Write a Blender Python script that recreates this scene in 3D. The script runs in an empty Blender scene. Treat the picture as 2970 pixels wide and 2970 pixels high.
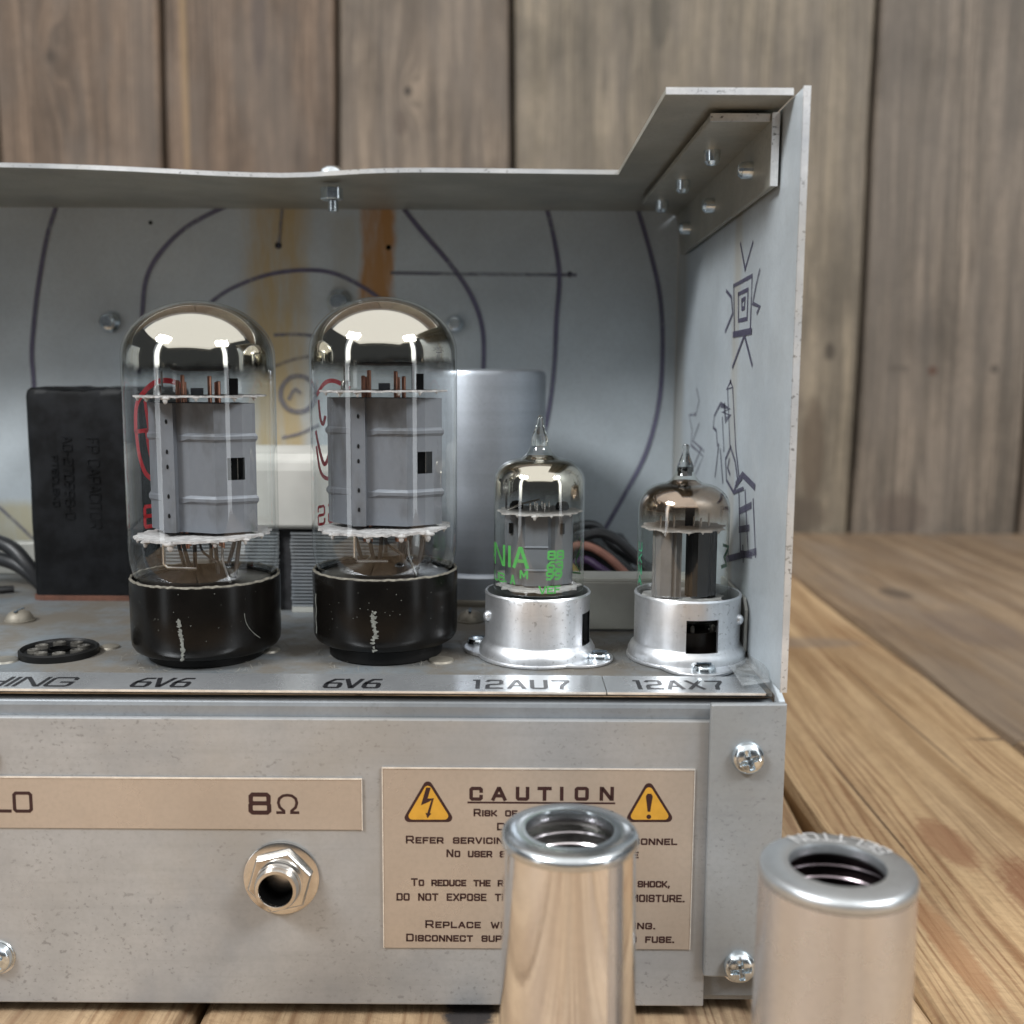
import bpy, bmesh, math, random
from math import pi, sin, cos, tan, radians, atan2, asin, sqrt, exp
from mathutils import Vector, Matrix

random.seed(7)
sc = bpy.context.scene
col = sc.collection
S = 0.001                                   # everything below is written in millimetres

# ------------------------------------------------------------------ camera
FOC = 1.02
PITCH, ROLL = radians(7.2), radians(0.35)
CAM = Vector((0, 0, 142.0))
RM = Matrix.Rotation(pi / 2 - PITCH, 3, 'X') @ Matrix.Rotation(ROLL, 3, 'Z')
cd = bpy.data.cameras.new('camera')
cd.sensor_width = 36
cd.lens = 36 * FOC
cd.clip_start, cd.clip_end = 0.01, 50
cd.dof.use_dof = True
cd.dof.focus_distance = 0.246
cd.dof.aperture_fstop = 14.5
co = bpy.data.objects.new('camera', cd)
co.matrix_world = Matrix.Translation(CAM * S) @ RM.to_4x4()
col.objects.link(co)
sc.camera = co

# ------------------------------------------------------------------ light
sc.view_settings.view_transform = 'Standard'
sc.view_settings.look = 'None'
sc.view_settings.exposure = 0.32
sc.view_settings.gamma = 1.0
W = bpy.data.worlds.new('World')
sc.world = W
W.use_nodes = True
W.node_tree.nodes['Background'].inputs[0].default_value = (0.86, 0.93, 1.0, 1)
W.node_tree.nodes['Background'].inputs[1].default_value = 0.045


def area(name, loc, target, sx, sy, radiance, color):
    l = bpy.data.lights.new(name, 'AREA')
    l.shape = 'RECTANGLE'
    l.size, l.size_y = sx, sy
    l.energy = radiance * pi * sx * sy
    l.color = color
    o = bpy.data.objects.new(name, l)
    d = Vector(target) - Vector(loc)
    o.matrix_world = Matrix.Translation(Vector(loc)) @ d.to_track_quat('-Z', 'Y').to_matrix().to_4x4()
    col.objects.link(o)
    return o


area('ceiling_light', (0.0, -1.15, 1.9), (0.0, -1.15, 0), 4.6, 4.4, 0.88, (1.0, 0.985, 0.965))
for s in (-1, 1):
    area('strip_light', (0.05 + s * 0.86, -0.42, 0.30), (-0.02, 0.25, 0.30), 0.14, 0.90, 2.1, (0.93, 0.97, 1.0))
    area('soft_light', (0.05 + s * 0.80, -0.37, 0.92), (-0.02, 0.25, 0.10), 0.40, 0.24, 38.0, (0.97, 0.99, 1.0))

sc.cycles.use_denoising = True
sc.cycles.max_bounces = 14
sc.cycles.transparent_max_bounces = 24
sc.cycles.glossy_bounces = 6
sc.cycles.transmission_bounces = 8
sc.cycles.caustics_reflective = False
sc.cycles.caustics_refractive = False
sc.cycles.sample_clamp_indirect = 6.0


# ------------------------------------------------------------------ node helper
class G:
    def __init__(s, name):
        s.m = bpy.data.materials.new(name)
        s.m.use_nodes = True
        s.t = s.m.node_tree
        s.t.nodes.clear()
        s.out = s.t.nodes.new('ShaderNodeOutputMaterial')

    def put(s, sock, v):
        if v is None:
            return
        if isinstance(v, bpy.types.NodeSocket):
            s.t.links.new(v, sock)
        elif isinstance(v, (tuple, list)):
            sock.default_value = (*v, 1) if len(v) == 3 and sock.type == 'RGBA' else v
        else:
            sock.default_value = v

    def n(s, typ, **props):
        nd = s.t.nodes.new('ShaderNode' + typ)
        for k, v in props.items():
            setattr(nd, k, v)
        return nd

    def math(s, op, a, b=None, c=None, clamp=False):
        nd = s.n('Math', operation=op, use_clamp=clamp)
        s.put(nd.inputs[0], a)
        s.put(nd.inputs[1], b)
        s.put(nd.inputs[2], c)
        return nd.outputs[0]

    def add(s, a, b): return s.math('ADD', a, b)
    def sub(s, a, b): return s.math('SUBTRACT', a, b)
    def mul(s, a, b): return s.math('MULTIPLY', a, b)

    def coord(s, kind='Object'):
        return s.n('TexCoord').outputs[kind]

    def xyz(s, v):
        nd = s.n('SeparateXYZ')
        s.put(nd.inputs[0], v)
        return nd.outputs

    def comb(s, x, y, z):
        nd = s.n('CombineXYZ')
        for i, q in enumerate((x, y, z)):
            s.put(nd.inputs[i], q)
        return nd.outputs[0]

    def scale(s, v, xyz):
        nd = s.n('VectorMath', operation='MULTIPLY')
        s.put(nd.inputs[0], v)
        s.put(nd.inputs[1], xyz)
        return nd.outputs[0]

    def vadd(s, a, b):
        nd = s.n('VectorMath', operation='ADD')
        s.put(nd.inputs[0], a)
        s.put(nd.inputs[1], b)
        return nd.outputs[0]

    def noise(s, vec, scale, detail=3.0, rough=0.55, dist=0.0):
        nd = s.n('TexNoise')
        s.put(nd.inputs['Vector'], vec)
        nd.inputs['Scale'].default_value = scale
        nd.inputs['Detail'].default_value = detail
        nd.inputs['Roughness'].default_value = rough
        nd.inputs['Distortion'].default_value = dist
        return nd.outputs[0]

    def vor(s, vec, scale, out='Distance', feature='F1'):
        nd = s.n('TexVoronoi', feature=feature)
        s.put(nd.inputs['Vector'], vec)
        nd.inputs['Scale'].default_value = scale
        return nd.outputs[out]

    def step(s, v, a, b, lo=0.0, hi=1.0):
        nd = s.n('MapRange', interpolation_type='SMOOTHSTEP')
        s.put(nd.inputs[0], v)
        for i, q in enumerate((a, b, lo, hi)):
            nd.inputs[i + 1].default_value = q
        return nd.outputs[0]

    def mix(s, f, a, b, mode='MIX'):
        nd = s.n('Mix', data_type='RGBA', blend_type=mode)
        s.put(nd.inputs[0], f)
        s.put(nd.inputs[6], a)
        s.put(nd.inputs[7], b)
        return nd.outputs[2]

    def ramp(s, f, stops):
        nd = s.n('ValToRGB')
        s.put(nd.inputs[0], f)
        e = nd.color_ramp.elements
        while len(e) < len(stops):
            e.new(0.5)
        for q, (p, c) in zip(e, stops):
            q.position = p
            q.color = (*c, 1)
        return nd.outputs[0]

    def bump(s, h, strength, dist=0.0002):
        nd = s.n('Bump')
        s.put(nd.inputs['Height'], h)
        nd.inputs['Strength'].default_value = strength
        nd.inputs['Distance'].default_value = dist
        return nd.outputs[0]

    def rnd(s):
        return s.n('ObjectInfo').outputs['Random']

    def bsdf(s, color, rough=0.5, metal=0.0, normal=None, spec=0.5, **kw):
        nd = s.n('BsdfPrincipled')
        s.put(nd.inputs['Base Color'], color)
        s.put(nd.inputs['Roughness'], rough)
        s.put(nd.inputs['Metallic'], metal)
        nd.inputs['Specular IOR Level'].default_value = spec
        if normal is not None:
            s.put(nd.inputs['Normal'], normal)
        for k, v in kw.items():
            s.put(nd.inputs[k.replace('_', ' ')], v)
        return nd.outputs[0]

    def mixs(s, f, a, b):
        nd = s.n('MixShader')
        s.put(nd.inputs[0], f)
        s.t.links.new(a, nd.inputs[1])
        s.t.links.new(b, nd.inputs[2])
        return nd.outputs[0]

    def done(s, sh):
        s.t.links.new(sh, s.out.inputs[0])
        return s.m


def simple(name, c, rough=0.5, metal=0.0, var=0.12, scale=400, bump=0.0, spec=0.5):
    g = G(name)
    o = g.coord()
    n = g.noise(o, scale, 4)
    c2 = g.mix(g.step(n, 0.3, 0.7), [q * (1 - var) for q in c], [min(1, q * (1 + var)) for q in c])
    r = g.add(rough - 0.06, g.mul(g.noise(o, scale * 0.4, 3), 0.12))
    nm = g.bump(n, bump) if bump else None
    return g.done(g.bsdf(c2, r, metal, nm, spec))


# worn sheet metal: mottling, specks, scratches, optional stains in millimetres
def sheet(name, c, rough=0.42, metal=0.85, speck=0.5, mott=0.14, dust=0.0, dustc=(0.22, 0.18, 0.13), brushed=None, stains=(), org=(-100, 295, 0)):
    g = G(name)
    o = g.coord()
    big = g.noise(o, 28, 4, 0.6)
    fine = g.noise(o, 900, 3)
    cc = g.mix(g.step(big, 0.3, 0.7), [q * (1 - mott) for q in c], [min(1, q * (1 + mott)) for q in c])
    cc = g.mix(g.mul(g.step(fine, 0.35, 0.75), 0.25), cc, [q * 0.75 for q in c])
    if speck:
        v = g.noise(g.scale(o, (0.8, 1, 1.0)), 1050, 3, 0.6)
        clump = g.step(g.noise(o, 45, 3), 0.36, 0.62)
        sp = g.mul(g.mul(g.step(v, 0.585, 0.68), clump), speck)
        cc = g.mix(sp, cc, (0.085, 0.078, 0.07))
        wipe = g.noise(g.scale(o, (14, 60, 420)), 1, 4, 0.65)
        cc = g.mix(g.mul(g.step(wipe, 0.45, 0.75), 0.30 * min(1, speck * 2)), cc, [q * 0.70 for q in c])
        warm = g.noise(g.vadd(o, (0.31, 0.2, 0.1)), 22, 4, 0.65)
        cc = g.mix(g.mul(g.step(warm, 0.46, 0.70), 0.36 * min(1, speck * 2)), cc, (c[0] * 0.95, c[1] * 0.84, c[2] * 0.68))
        cold = g.noise(g.vadd(o, (0.71, 0.4, 0.9)), 30, 4, 0.65)
        cc = g.mix(g.mul(g.step(cold, 0.52, 0.74), 0.5 * min(1, speck * 2)), cc, (c[0] * 0.62, c[1] * 0.67, c[2] * 0.74))
    rr = g.add(rough - 0.14, g.mul(g.noise(o, 70, 4), 0.28))
    mt = metal
    if brushed:
        b = g.noise(g.scale(o, brushed), 1, 3)
        cc = g.mix(g.mul(g.step(b, 0.35, 0.65), 0.35), cc, [q * 0.72 for q in c])
        rr = g.add(rr, g.mul(b, 0.08))
    x, y, z = g.xyz(g.vadd(o, (org[0] * S, org[1] * S, org[2] * S)))
    for (ax, u0, u1, v0, v1, sc_, amt, soft) in stains:      # vertical runs of rust or dirt: range along x or y and along z
        a = x if ax == 'x' else y
        wob = g.mul(g.sub(g.noise(g.comb(g.mul(a, 120), 0.0, g.mul(z, 60)), 1, 4), 0.5), 0.008)
        a = g.add(a, wob)
        m = g.mul(g.step(a, (u0 - soft) * S, (u0 + soft) * S), g.step(a, (u1 - soft) * S, (u1 + soft) * S, 1, 0))
        m = g.mul(m, g.mul(g.step(z, v0 * S, (v0 + 6) * S), g.step(z, (v1 - 5) * S, v1 * S, 1, 0)))
        patch = g.step(g.noise(g.scale(o, (170, 170, 30)), 1, 4, 0.65), 0.2, 0.6, 0.25, 1.0)
        m = g.mul(g.mul(m, patch), amt)
        cc = g.mix(m, cc, sc_)
        mt = g.mul(mt, g.sub(1.0, m))
    if dust:
        d = g.noise(o, 45, 5, 0.65)
        dm = g.mul(g.step(d, 0.28, 0.62), dust)
        cc = g.mix(dm, cc, dustc)
        mt = g.mul(mt, g.sub(1.0, dm))
        rr = g.add(rr, g.mul(dm, 0.3))
    nm = g.bump(g.add(fine, g.mul(big, 2.0)), 0.06)
    return g.done(g.bsdf(cc, rr, mt, nm))


def wood(name, light, mid, dark, along='Y', knots=(), blotch=0.35, ring=1.0, grey=(0.2, 0.18, 0.15), greyamt=0.3, marks=(), org=(0, 300, 0), latea=0.8, fibre=0.55):
    g = G(name)
    o = g.vadd(g.scale(g.coord(), (1000, 1000, 1000)), org)
    x, y, z = g.xyz(o)
    a, l = (x, y) if along == 'Y' else (x, z)
    h = z if along == 'Y' else y
    r = g.mul(g.rnd(), 913.0)
    l2 = g.add(l, r)
    wv = g.noise(g.comb(g.mul(a, 0.010), g.mul(l2, 0.0020), r), 1, 2)
    R = g.add(g.add(a, g.mul(g.sub(wv, 0.5), 30 * ring)), g.mul(g.sub(g.noise(g.comb(g.mul(a, 0.05), g.mul(l2, 0.012), r), 1, 3), 0.5), 4.0))
    kmask = None
    for (kx, kl, kr, st) in knots:
        dx, dl = g.mul(g.sub(a, kx), 1.0 / kr), g.mul(g.sub(l, kl), 1.0 / (kr * 2.6))
        d2 = g.add(g.mul(dx, dx), g.mul(dl, dl))
        e = g.math('POWER', 2.718, g.mul(d2, -1.0))
        R = g.add(R, g.mul(e, kr * 1.3))
        dxs, dls = g.mul(g.sub(a, kx), 2.4 / kr), g.mul(g.sub(l, kl), 1.9 / kr)
        rag = g.mul(g.noise(o, 0.12, 3), 0.8)
        k = g.mul(g.step(g.add(g.add(g.mul(dxs, dxs), g.mul(dls, dls)), rag), 0.5, 1.5, 1, 0), st)
        kmask = k if kmask is None else g.math('MAXIMUM', kmask, k)
    n1 = g.noise(g.comb(g.mul(R, 0.10), g.mul(l2, 0.004), r), 1, 6, 0.6)
    n2 = g.noise(g.comb(g.mul(R, 0.055), g.mul(l2, 0.0012), g.add(r, 31.0)), 1, 2, 0.4)
    lines = g.math('ABSOLUTE', g.sub(g.math('FRACT', g.mul(n2, 15.0 * ring)), 0.5))
    late = g.mul(g.step(lines, 0.22, 0.48), g.step(g.noise(g.comb(g.mul(a, 0.4), g.mul(l2, 0.03), r), 1, 4, 0.7), 0.3, 0.6, 0.35, 1.0))
    fib = g.noise(g.comb(g.mul(a, 1.5), g.mul(l2, 0.06), g.mul(h, 0.4)), 1, 4, 0.7)
    saw = g.noise(g.comb(g.mul(a, 0.22), g.mul(g.add(l2, g.mul(a, 0.35)), 0.55), r), 1, 5, 0.75)
    bl0 = g.noise(g.comb(g.mul(a, 0.03), g.mul(l2, 0.006), g.add(r, 55.0)), 1, 3, 0.6)
    c = g.mix(g.step(n1, 0.38, 0.62), [min(1, q * 1.08) for q in light], [q * 0.86 for q in mid])
    c = g.mix(g.mul(g.mul(late, g.step(bl0, 0.32, 0.6, 0.35, 1.0)), latea), c, dark)
    c = g.mix(g.mul(g.step(fib, 0.46, 0.74), fibre), c, [q * 0.45 for q in mid])
    c = g.mix(g.mul(g.step(saw, 0.48, 0.72), 0.42), c, [q * 0.5 for q in mid])
    c = g.mix(g.mul(g.step(saw, 0.30, 0.44, 1, 0), 0.30), c, [min(1, q * 1.35) for q in light])
    bl = g.noise(g.comb(g.mul(a, 0.012), g.mul(l2, 0.008), g.add(r, 7.0)), 1, 4, 0.6)
    c = g.mix(g.mul(g.step(bl, 0.42, 0.72), blotch), c, [q * 0.72 for q in dark])
    gr = g.noise(g.comb(g.mul(a, 0.02), g.mul(l2, 0.005), g.add(r, 77.0)), 1, 4, 0.6)
    c = g.mix(g.mul(g.step(gr, 0.4, 0.65), greyamt), c, grey)
    for (mx, ml, rx, rl, mc, amt) in marks:                  # stains, burns and dark dents of their own
        dx, dl = g.mul(g.sub(a, mx), 1.0 / rx), g.mul(g.sub(l, ml), 1.0 / rl)
        rag = g.mul(g.noise(o, 0.35, 4, 0.7), 1.1)
        m = g.mul(g.step(g.add(g.add(g.mul(dx, dx), g.mul(dl, dl)), rag), 0.9, 1.5, 1, 0), amt)
        c = g.mix(m, c, mc)
    if kmask is not None:
        c = g.mix(kmask, c, [q * 0.25 for q in dark])
    hgt = g.add(g.add(g.mul(fib, 0.5), g.mul(late, -0.35)), g.mul(saw, 0.35))
    nm = g.bump(hgt, 0.6, 0.0008)
    return g.done(g.bsdf(c, g.add(0.5, g.mul(fib, 0.2)), 0.0, nm, 0.35))


def thin_glass(name, tint=(0.97, 0.985, 0.98), edge=(0.60, 0.62, 0.60), refl=1.0):
    g = G(name)
    lw = g.n('LayerWeight')
    lw.inputs[0].default_value = 0.5
    f = g.step(lw.outputs['Facing'], 0.80, 1.0)
    tr = g.n('BsdfTransparent')
    g.put(tr.inputs[0], g.mix(f, tint, edge))
    gl = g.n('BsdfGlossy')
    gl.inputs['Roughness'].default_value = 0.012
    gl.inputs['Color'].default_value = (1, 1, 1, 1)
    p5 = g.math('POWER', lw.outputs['Facing'], 4.6)
    ff = g.math('MULTIPLY_ADD', p5, 0.80 * refl, 0.065 * refl, clamp=True)
    return g.done(g.mixs(ff, tr.outputs[0], gl.outputs[0]))


# vacuum getter film: mirror that thins out below z0..z1 (mm, object space); smoke brown where thin
def getter(name, c, z0, z1, smoke, patchy=0.0, rough=0.05):
    g = G(name)
    o = g.coord()
    x, y, z = g.xyz(o)
    wob = g.mul(g.sub(g.noise(o, 150, 4, 0.65), 0.5), 0.0050)
    zz = g.add(z, wob)
    op = g.step(zz, z0 * S, z1 * S)
    if patchy:
        op = g.mul(op, g.step(g.noise(g.scale(o, (1, 1, 2)), 190, 4, 0.6), 0.25, 0.6, 1 - patchy, 1))
    film = g.bsdf(c, rough, 1.0)
    tr = g.n('BsdfTransparent')
    g.put(tr.inputs[0], g.mix(g.step(zz, (z0 - 3) * S, z1 * S), (0.99, 0.99, 0.99), smoke))
    return g.done(g.mixs(op, tr.outputs[0], film))


# ------------------------------------------------------------------ mesh helper
class MB:
    def __init__(s):
        s.v, s.f, s.sm = [], [], []

    def add(s, vs, fs, smooth=False):
        k = len(s.v)
        s.v += [tuple(q) for q in vs]
        s.f += [tuple(i + k for i in f) for f in fs]
        s.sm += [smooth] * len(fs)
        return s

    def box(s, x0, x1, y0, y1, z0, z1):
        vs = [(x, y, z) for x in (x0, x1) for y in (y0, y1) for z in (z0, z1)]
        return s.add(vs, [(0, 1, 3, 2), (4, 6, 7, 5), (0, 4, 5, 1), (2, 3, 7, 6), (0, 2, 6, 4), (1, 5, 7, 3)])

    def lathe(s, prof, c=(0, 0, 0), seg=64, axis='Z', smooth=True, a0=0, a1=2 * pi, skip=None):
        full = abs(a1 - a0 - 2 * pi) < 1e-6
        m = seg if full else seg + 1
        vs, fs = [], []
        for (r, h) in prof:
            for j in range(m):
                t = a0 + (a1 - a0) * j / seg
                p = (r * cos(t), r * sin(t), h)
                if axis == 'Y':          # the axis points to the viewer (-y)
                    p = (r * cos(t), -h, r * sin(t))
                elif axis == 'X':
                    p = (h, r * cos(t), r * sin(t))
                vs.append((p[0] + c[0], p[1] + c[1], p[2] + c[2]))
        for i in range(len(prof) - 1):
            for j in range(seg):
                if skip and skip(i, j):
                    continue
                j2 = (j + 1) % m
                fs.append((i * m + j, i * m + j2, (i + 1) * m + j2, (i + 1) * m + j))
        return s.add(vs, fs, smooth)

    def tube(s, pts, r, seg=8, cap=True, taper=None):
        pts = [Vector(p) for p in pts]
        vs, fs = [], []
        up = None
        for i, p in enumerate(pts):
            t = (pts[min(i + 1, len(pts) - 1)] - pts[max(i - 1, 0)]).normalized()
            if up is None:
                up = Vector((0, 0, 1)) if abs(t.z) < 0.9 else Vector((1, 0, 0))
            n = (up - t * up.dot(t)).normalized()
            up = n
            b = t.cross(n)
            rr = r if taper is None else taper[i]
            for j in range(seg):
                q = 2 * pi * j / seg
                vs.append(p + n * (rr * cos(q)) + b * (rr * sin(q)))
        for i in range(len(pts) - 1):
            for j in range(seg):
                j2 = (j + 1) % seg
                fs.append((i * seg + j, i * seg + j2, (i + 1) * seg + j2, (i + 1) * seg + j))
        if cap:
            fs.append(tuple(range(seg))[::-1])
            fs.append(tuple((len(pts) - 1) * seg + j for j in range(seg)))
        return s.add(vs, fs, True)

    def prism(s, poly, z0, z1, fn=None):
        n = len(poly)
        fn = fn or (lambda a, b, h: (a, b, h))
        vs = [fn(a, b, z0) for a, b in poly] + [fn(a, b, z1) for a, b in poly]
        fs = [tuple(range(n))[::-1], tuple(range(n, 2 * n))]
        fs += [(i, (i + 1) % n, (i + 1) % n + n, i + n) for i in range(n)]
        return s.add(vs, fs)

    def ball(s, c, rx, ry, rz, seg=10, rings=7):
        vs, fs = [], []
        for i in range(rings + 1):
            p = pi * i / rings
            for j in range(seg):
                t = 2 * pi * j / seg
                vs.append((c[0] + rx * sin(p) * cos(t), c[1] + ry * sin(p) * sin(t), c[2] + rz * cos(p)))
        for i in range(rings):
            for j in range(seg):
                j2 = (j + 1) % seg
                fs.append((i * seg + j, (i + 1) * seg + j, (i + 1) * seg + j2, i * seg + j2))
        return s.add(vs, fs, True)

    # a flat stroke of width w along 2-D points, laid on a surface by fn(a, b, lift)
    def stroke(s, pts, w, fn, lift=0.0, closed=False, widths=None, thick=0.0):
        pts = [Vector(p) for p in pts]
        q = [pts[0]]
        for p in pts[1:]:
            if (p - q[-1]).length > 1e-6:
                q.append(p)
        if closed and (q[0] - q[-1]).length < 1e-6:
            q.pop()
        n = len(q)
        if n < 2:
            return s
        L, Rr = [], []
        for i in range(n):
            a = q[i - 1] if (i > 0 or closed) else None
            b = q[(i + 1) % n] if (i < n - 1 or closed) else None
            d1 = (q[i] - a).normalized() if a is not None else None
            d2 = (b - q[i]).normalized() if b is not None else None
            hw = (w if widths is None else widths[i]) / 2
            p = q[i]
            if d1 is None:
                nn = Vector((-d2.y, d2.x)); k = 1; p = p - d2 * hw * (0.0 if closed else 1.0)
            elif d2 is None:
                nn = Vector((-d1.y, d1.x)); k = 1; p = p + d1 * hw
            else:
                nn = Vector((-d1.y - d2.y, d1.x + d2.x))
                if nn.length < 1e-4:
                    nn = Vector((-d1.y, d1.x)); k = 1
                else:
                    nn.normalize()
                    k = min(1.9, 1 / max(0.3, nn.dot(Vector((-d1.y, d1.x)))))
            L.append(p + nn * hw * k)
            Rr.append(p - nn * hw * k)
        vs = [fn(p.x, p.y, lift) for p in L] + [fn(p.x, p.y, lift) for p in Rr]
        m = n if closed else n - 1
        fs = [(i, i + n, (i + 1) % n + n, (i + 1) % n) for i in range(m)]
        return s.add(vs, fs)

    def poly(s, pts, fn, lift=0.0):
        return s.add([fn(a, b, lift) for a, b in pts], [tuple(range(len(pts)))])

    def build(s, name, mat, parent=None, label=None, bevel=0.0, seg=2, subsurf=0, kind=None):
        me = bpy.data.meshes.new(name)
        base = root_loc(parent)
        me.from_pydata([((x - base[0]) * S, (y - base[1]) * S, (z - base[2]) * S) for x, y, z in s.v], [], s.f)
        me.polygons.foreach_set('use_smooth', s.sm)
        bm = bmesh.new()
        bm.from_mesh(me)
        bmesh.ops.recalc_face_normals(bm, faces=bm.faces)
        for e in bm.edges:
            if len(e.link_faces) == 2 and e.calc_face_angle(0) > 0.62:
                e.smooth = False
        bm.to_mesh(me)
        bm.free()
        me.materials.append(mat)
        o = bpy.data.objects.new(name, me)
        col.objects.link(o)
        if parent is not None:
            o.parent = parent
        if bevel:
            b = o.modifiers.new('bevel', 'BEVEL')
            b.width, b.segments, b.limit_method = bevel * S, seg, 'ANGLE'
            b.angle_limit = radians(35)
        if label:
            o['label'] = label
        if kind:
            o['kind'] = kind
        return o


ROOT = {}


def root_loc(o):
    while o is not None and o.parent is not None:
        o = o.parent
    return ROOT.get(o.name, (0, 0, 0)) if o is not None else (0, 0, 0)


def thing(name, label, cat, loc, group=None):
    o = bpy.data.objects.new(name, None)
    o.empty_display_size = 0.01
    o.location = Vector(loc) * S
    col.objects.link(o)
    ROOT[o.name] = loc
    o['label'], o['category'] = label, cat
    if group:
        o['group'] = group
    return o


# a point of the photograph (1932-pixel grid) on a plane of the scene
def U(u, v, X=None, Y=None, Z=None):
    f = FOC * 1932
    d = RM @ Vector(((u - 966) / f, -(v - 966) / f, -1))
    t = (X - CAM.x) / d.x if X is not None else (Y - CAM.y) / d.y if Y is not None else (Z - CAM.z) / d.z
    return CAM + d * t


def smooth_path(pts, k=6):
    P = [Vector(p) for p in pts]
    out = []
    for i in range(len(P) - 1):
        p0, p1, p2, p3 = P[max(i - 1, 0)], P[i], P[i + 1], P[min(i + 2, len(P) - 1)]
        for j in range(k):
            t = j / k
            out.append(0.5 * ((2 * p1) + (p2 - p0) * t + (2 * p0 - 5 * p1 + 4 * p2 - p3) * t * t + (3 * p1 - p0 - 3 * p2 + p3) * t ** 3))
    out.append(P[-1])
    return out


# ------------------------------------------------------------------ lettering (square engraved alphabet, tenths of the cap height)
RB = '0,1 1,0 8,0 9,1 9,9 8,10 1,10 0,9'
GL = {
    'A': (9.4, ['0,0 4.2,10 5.2,10 9.4,0', '1.7,3.1 7.7,3.1']),
    'B': (9, ['8,5.2 0,5.2 0,10 7.8,10 8.6,9.2 8.6,6 8,5.2 9,4.3 9,.9 8.1,0 0,0 0,5.2']),
    'C': (9, ['9,2.4 9,1 8,0 1,0 0,1 0,9 1,10 8,10 9,9 9,7.6']),
    'D': (9.2, ['0,0 0,10 7.9,10 9.2,8.8 9.2,1.2 7.9,0 0,0']),
    'E': (8, ['8,0 0,0 0,10 8,10', '0,5.1 6.8,5.1']),
    'F': (8, ['0,0 0,10 8,10', '0,4.9 6.6,4.9']),
    'G': (9, ['5,4.7 9,4.7 9,1 8,0 1,0 0,1 0,9 1,10 8,10 9,9 9,7.8']),
    'H': (9, ['0,0 0,10', '9,0 9,10', '0,5.1 9,5.1']),
    'I': (0.4, ['.2,0 .2,10']),
    'K': (9, ['0,0 0,10', '0,4.6 3,4.6 8.6,10', '3,4.6 9,0']),
    'L': (8, ['0,10 0,0 8,0']),
    'M': (11, ['0,0 0,10 1,10 5.5,2.5 10,10 11,10 11,0']),
    'N': (9.2, ['0,0 0,10 1,10 8.2,0 9.2,0 9.2,10']),
    'O': (9.2, ['*' + RB]),
    'P': (9, ['0,0 0,10 8,10 9,9 9,5 8,4 0,4']),
    'Q': (9.2, ['*' + RB, '5.5,3 9.2,-1']),
    'R': (9, ['0,0 0,10 8,10 9,9 9,5.2 8,4.2 0,4.2', '5.4,4.2 9.2,0']),
    'S': (9, ['0,2.2 0,1 1,0 8,0 9,1 9,4.2 8,5.1 1,5.1 0,6 0,9 1,10 8,10 9,9 9,7.9']),
    'T': (9, ['0,10 9,10', '4.5,0 4.5,10']),
    'U': (9, ['0,10 0,1 1,0 8,0 9,1 9,10']),
    'V': (9.4, ['0,10 4.3,0 5.1,0 9.4,10']),
    'W': (12, ['0,10 2.8,0 3.6,0 6,8 8.4,0 9.2,0 12,10']),
    'X': (9, ['0,0 9,10', '0,10 9,0']),
    'Y': (9, ['0,10 4.5,4.6 9,10', '4.5,0 4.5,4.6']),
    '0': (8.6, ['*0,1 1,0 7.6,0 8.6,1 8.6,9 7.6,10 1,10 0,9']),
    '1': (4, ['1,10 3,10 3,0']),
    '2': (9, ['0,9 1,10 8,10 9,9 9,6 8,5.2 1,4.4 0,3.4 0,0 9,0']),
    '3': (9, ['0,9 1,10 8,10 9,9 9,6 8,5.1 9,4.2 9,1 8,0 1,0 0,1', '3,5.1 8,5.1']),
    '6': (9, ['8.6,10 4.4,10 1,6.6 0,4.6 0,1 1,0 8,0 9,1 9,4.4 8,5.4 .6,5.4']),
    '7': (9, ['0,10 9,10 9,8.6 5.4,4 4.6,0']),
    '8': (9, ['*1,5.2 .2,6.1 .2,9 1.1,10 7.9,10 8.8,9 8.8,6.1 8,5.2 9,4.2 9,1 8,0 1,0 0,1 0,4.2', '1,5.2 8,5.2']),
    '9': (9, ['.4,0 4.6,0 8,3.4 9,5.4 9,9 8,10 1,10 0,9 0,5.6 1,4.6 8.4,4.6']),
    '\u03a9': (9.4, ['0,0 2.9,0 2.9,1.0 1.0,3 .4,5.6 .9,8 2.6,9.6 4.7,10 6.8,9.6 8.5,8 9,5.6 8.4,3 6.5,1.0 6.5,0 9.4,0']),
    '-': (5, ['0,4.6 5,4.6']),
    '.': (0.6, ['0,0 .6,0']),
    ',': (0.8, ['.8,.6 0,-1.6']),
    '!': (0.4, ['.2,0 .2,.3', '.2,3 .2,10']),
}


def glyph_run(text, small=0.8, space=2.6, gap=6.0):
    x, out = 0.0, []
    for ch in text:
        if ch == ' ':
            x += gap
            continue
        k = 1.0
        if ch.islower():
            k, ch = small, ch.upper()
        w, st = GL[ch]
        for q in st:
            closed = q[0] == '*'
            out.append(([(x + float(p.split(',')[0]) * k, float(p.split(',')[1]) * k) for p in q.lstrip('*').split()], closed))
        x += w * k + space * k
    return out, x - space


# text between a0 and a1 along the first axis of fn, base line b0, cap height h
def write(mb, text, a0, a1, b0, h, t, fn, lift=0.0, small=0.8, space=2.6, gap=6.0, mirror=False):
    run, wd = glyph_run(text, small, space, gap)
    k = (a1 - a0) / wd
    for i, (pts, closed) in enumerate(run):
        pp = [((a1 - x * k) if mirror else (a0 + x * k), b0 + y * h / 10) for x, y in pts]
        mb.stroke(pp, t, fn, lift + 0.006 * (i % 3), closed)
    return mb


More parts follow.
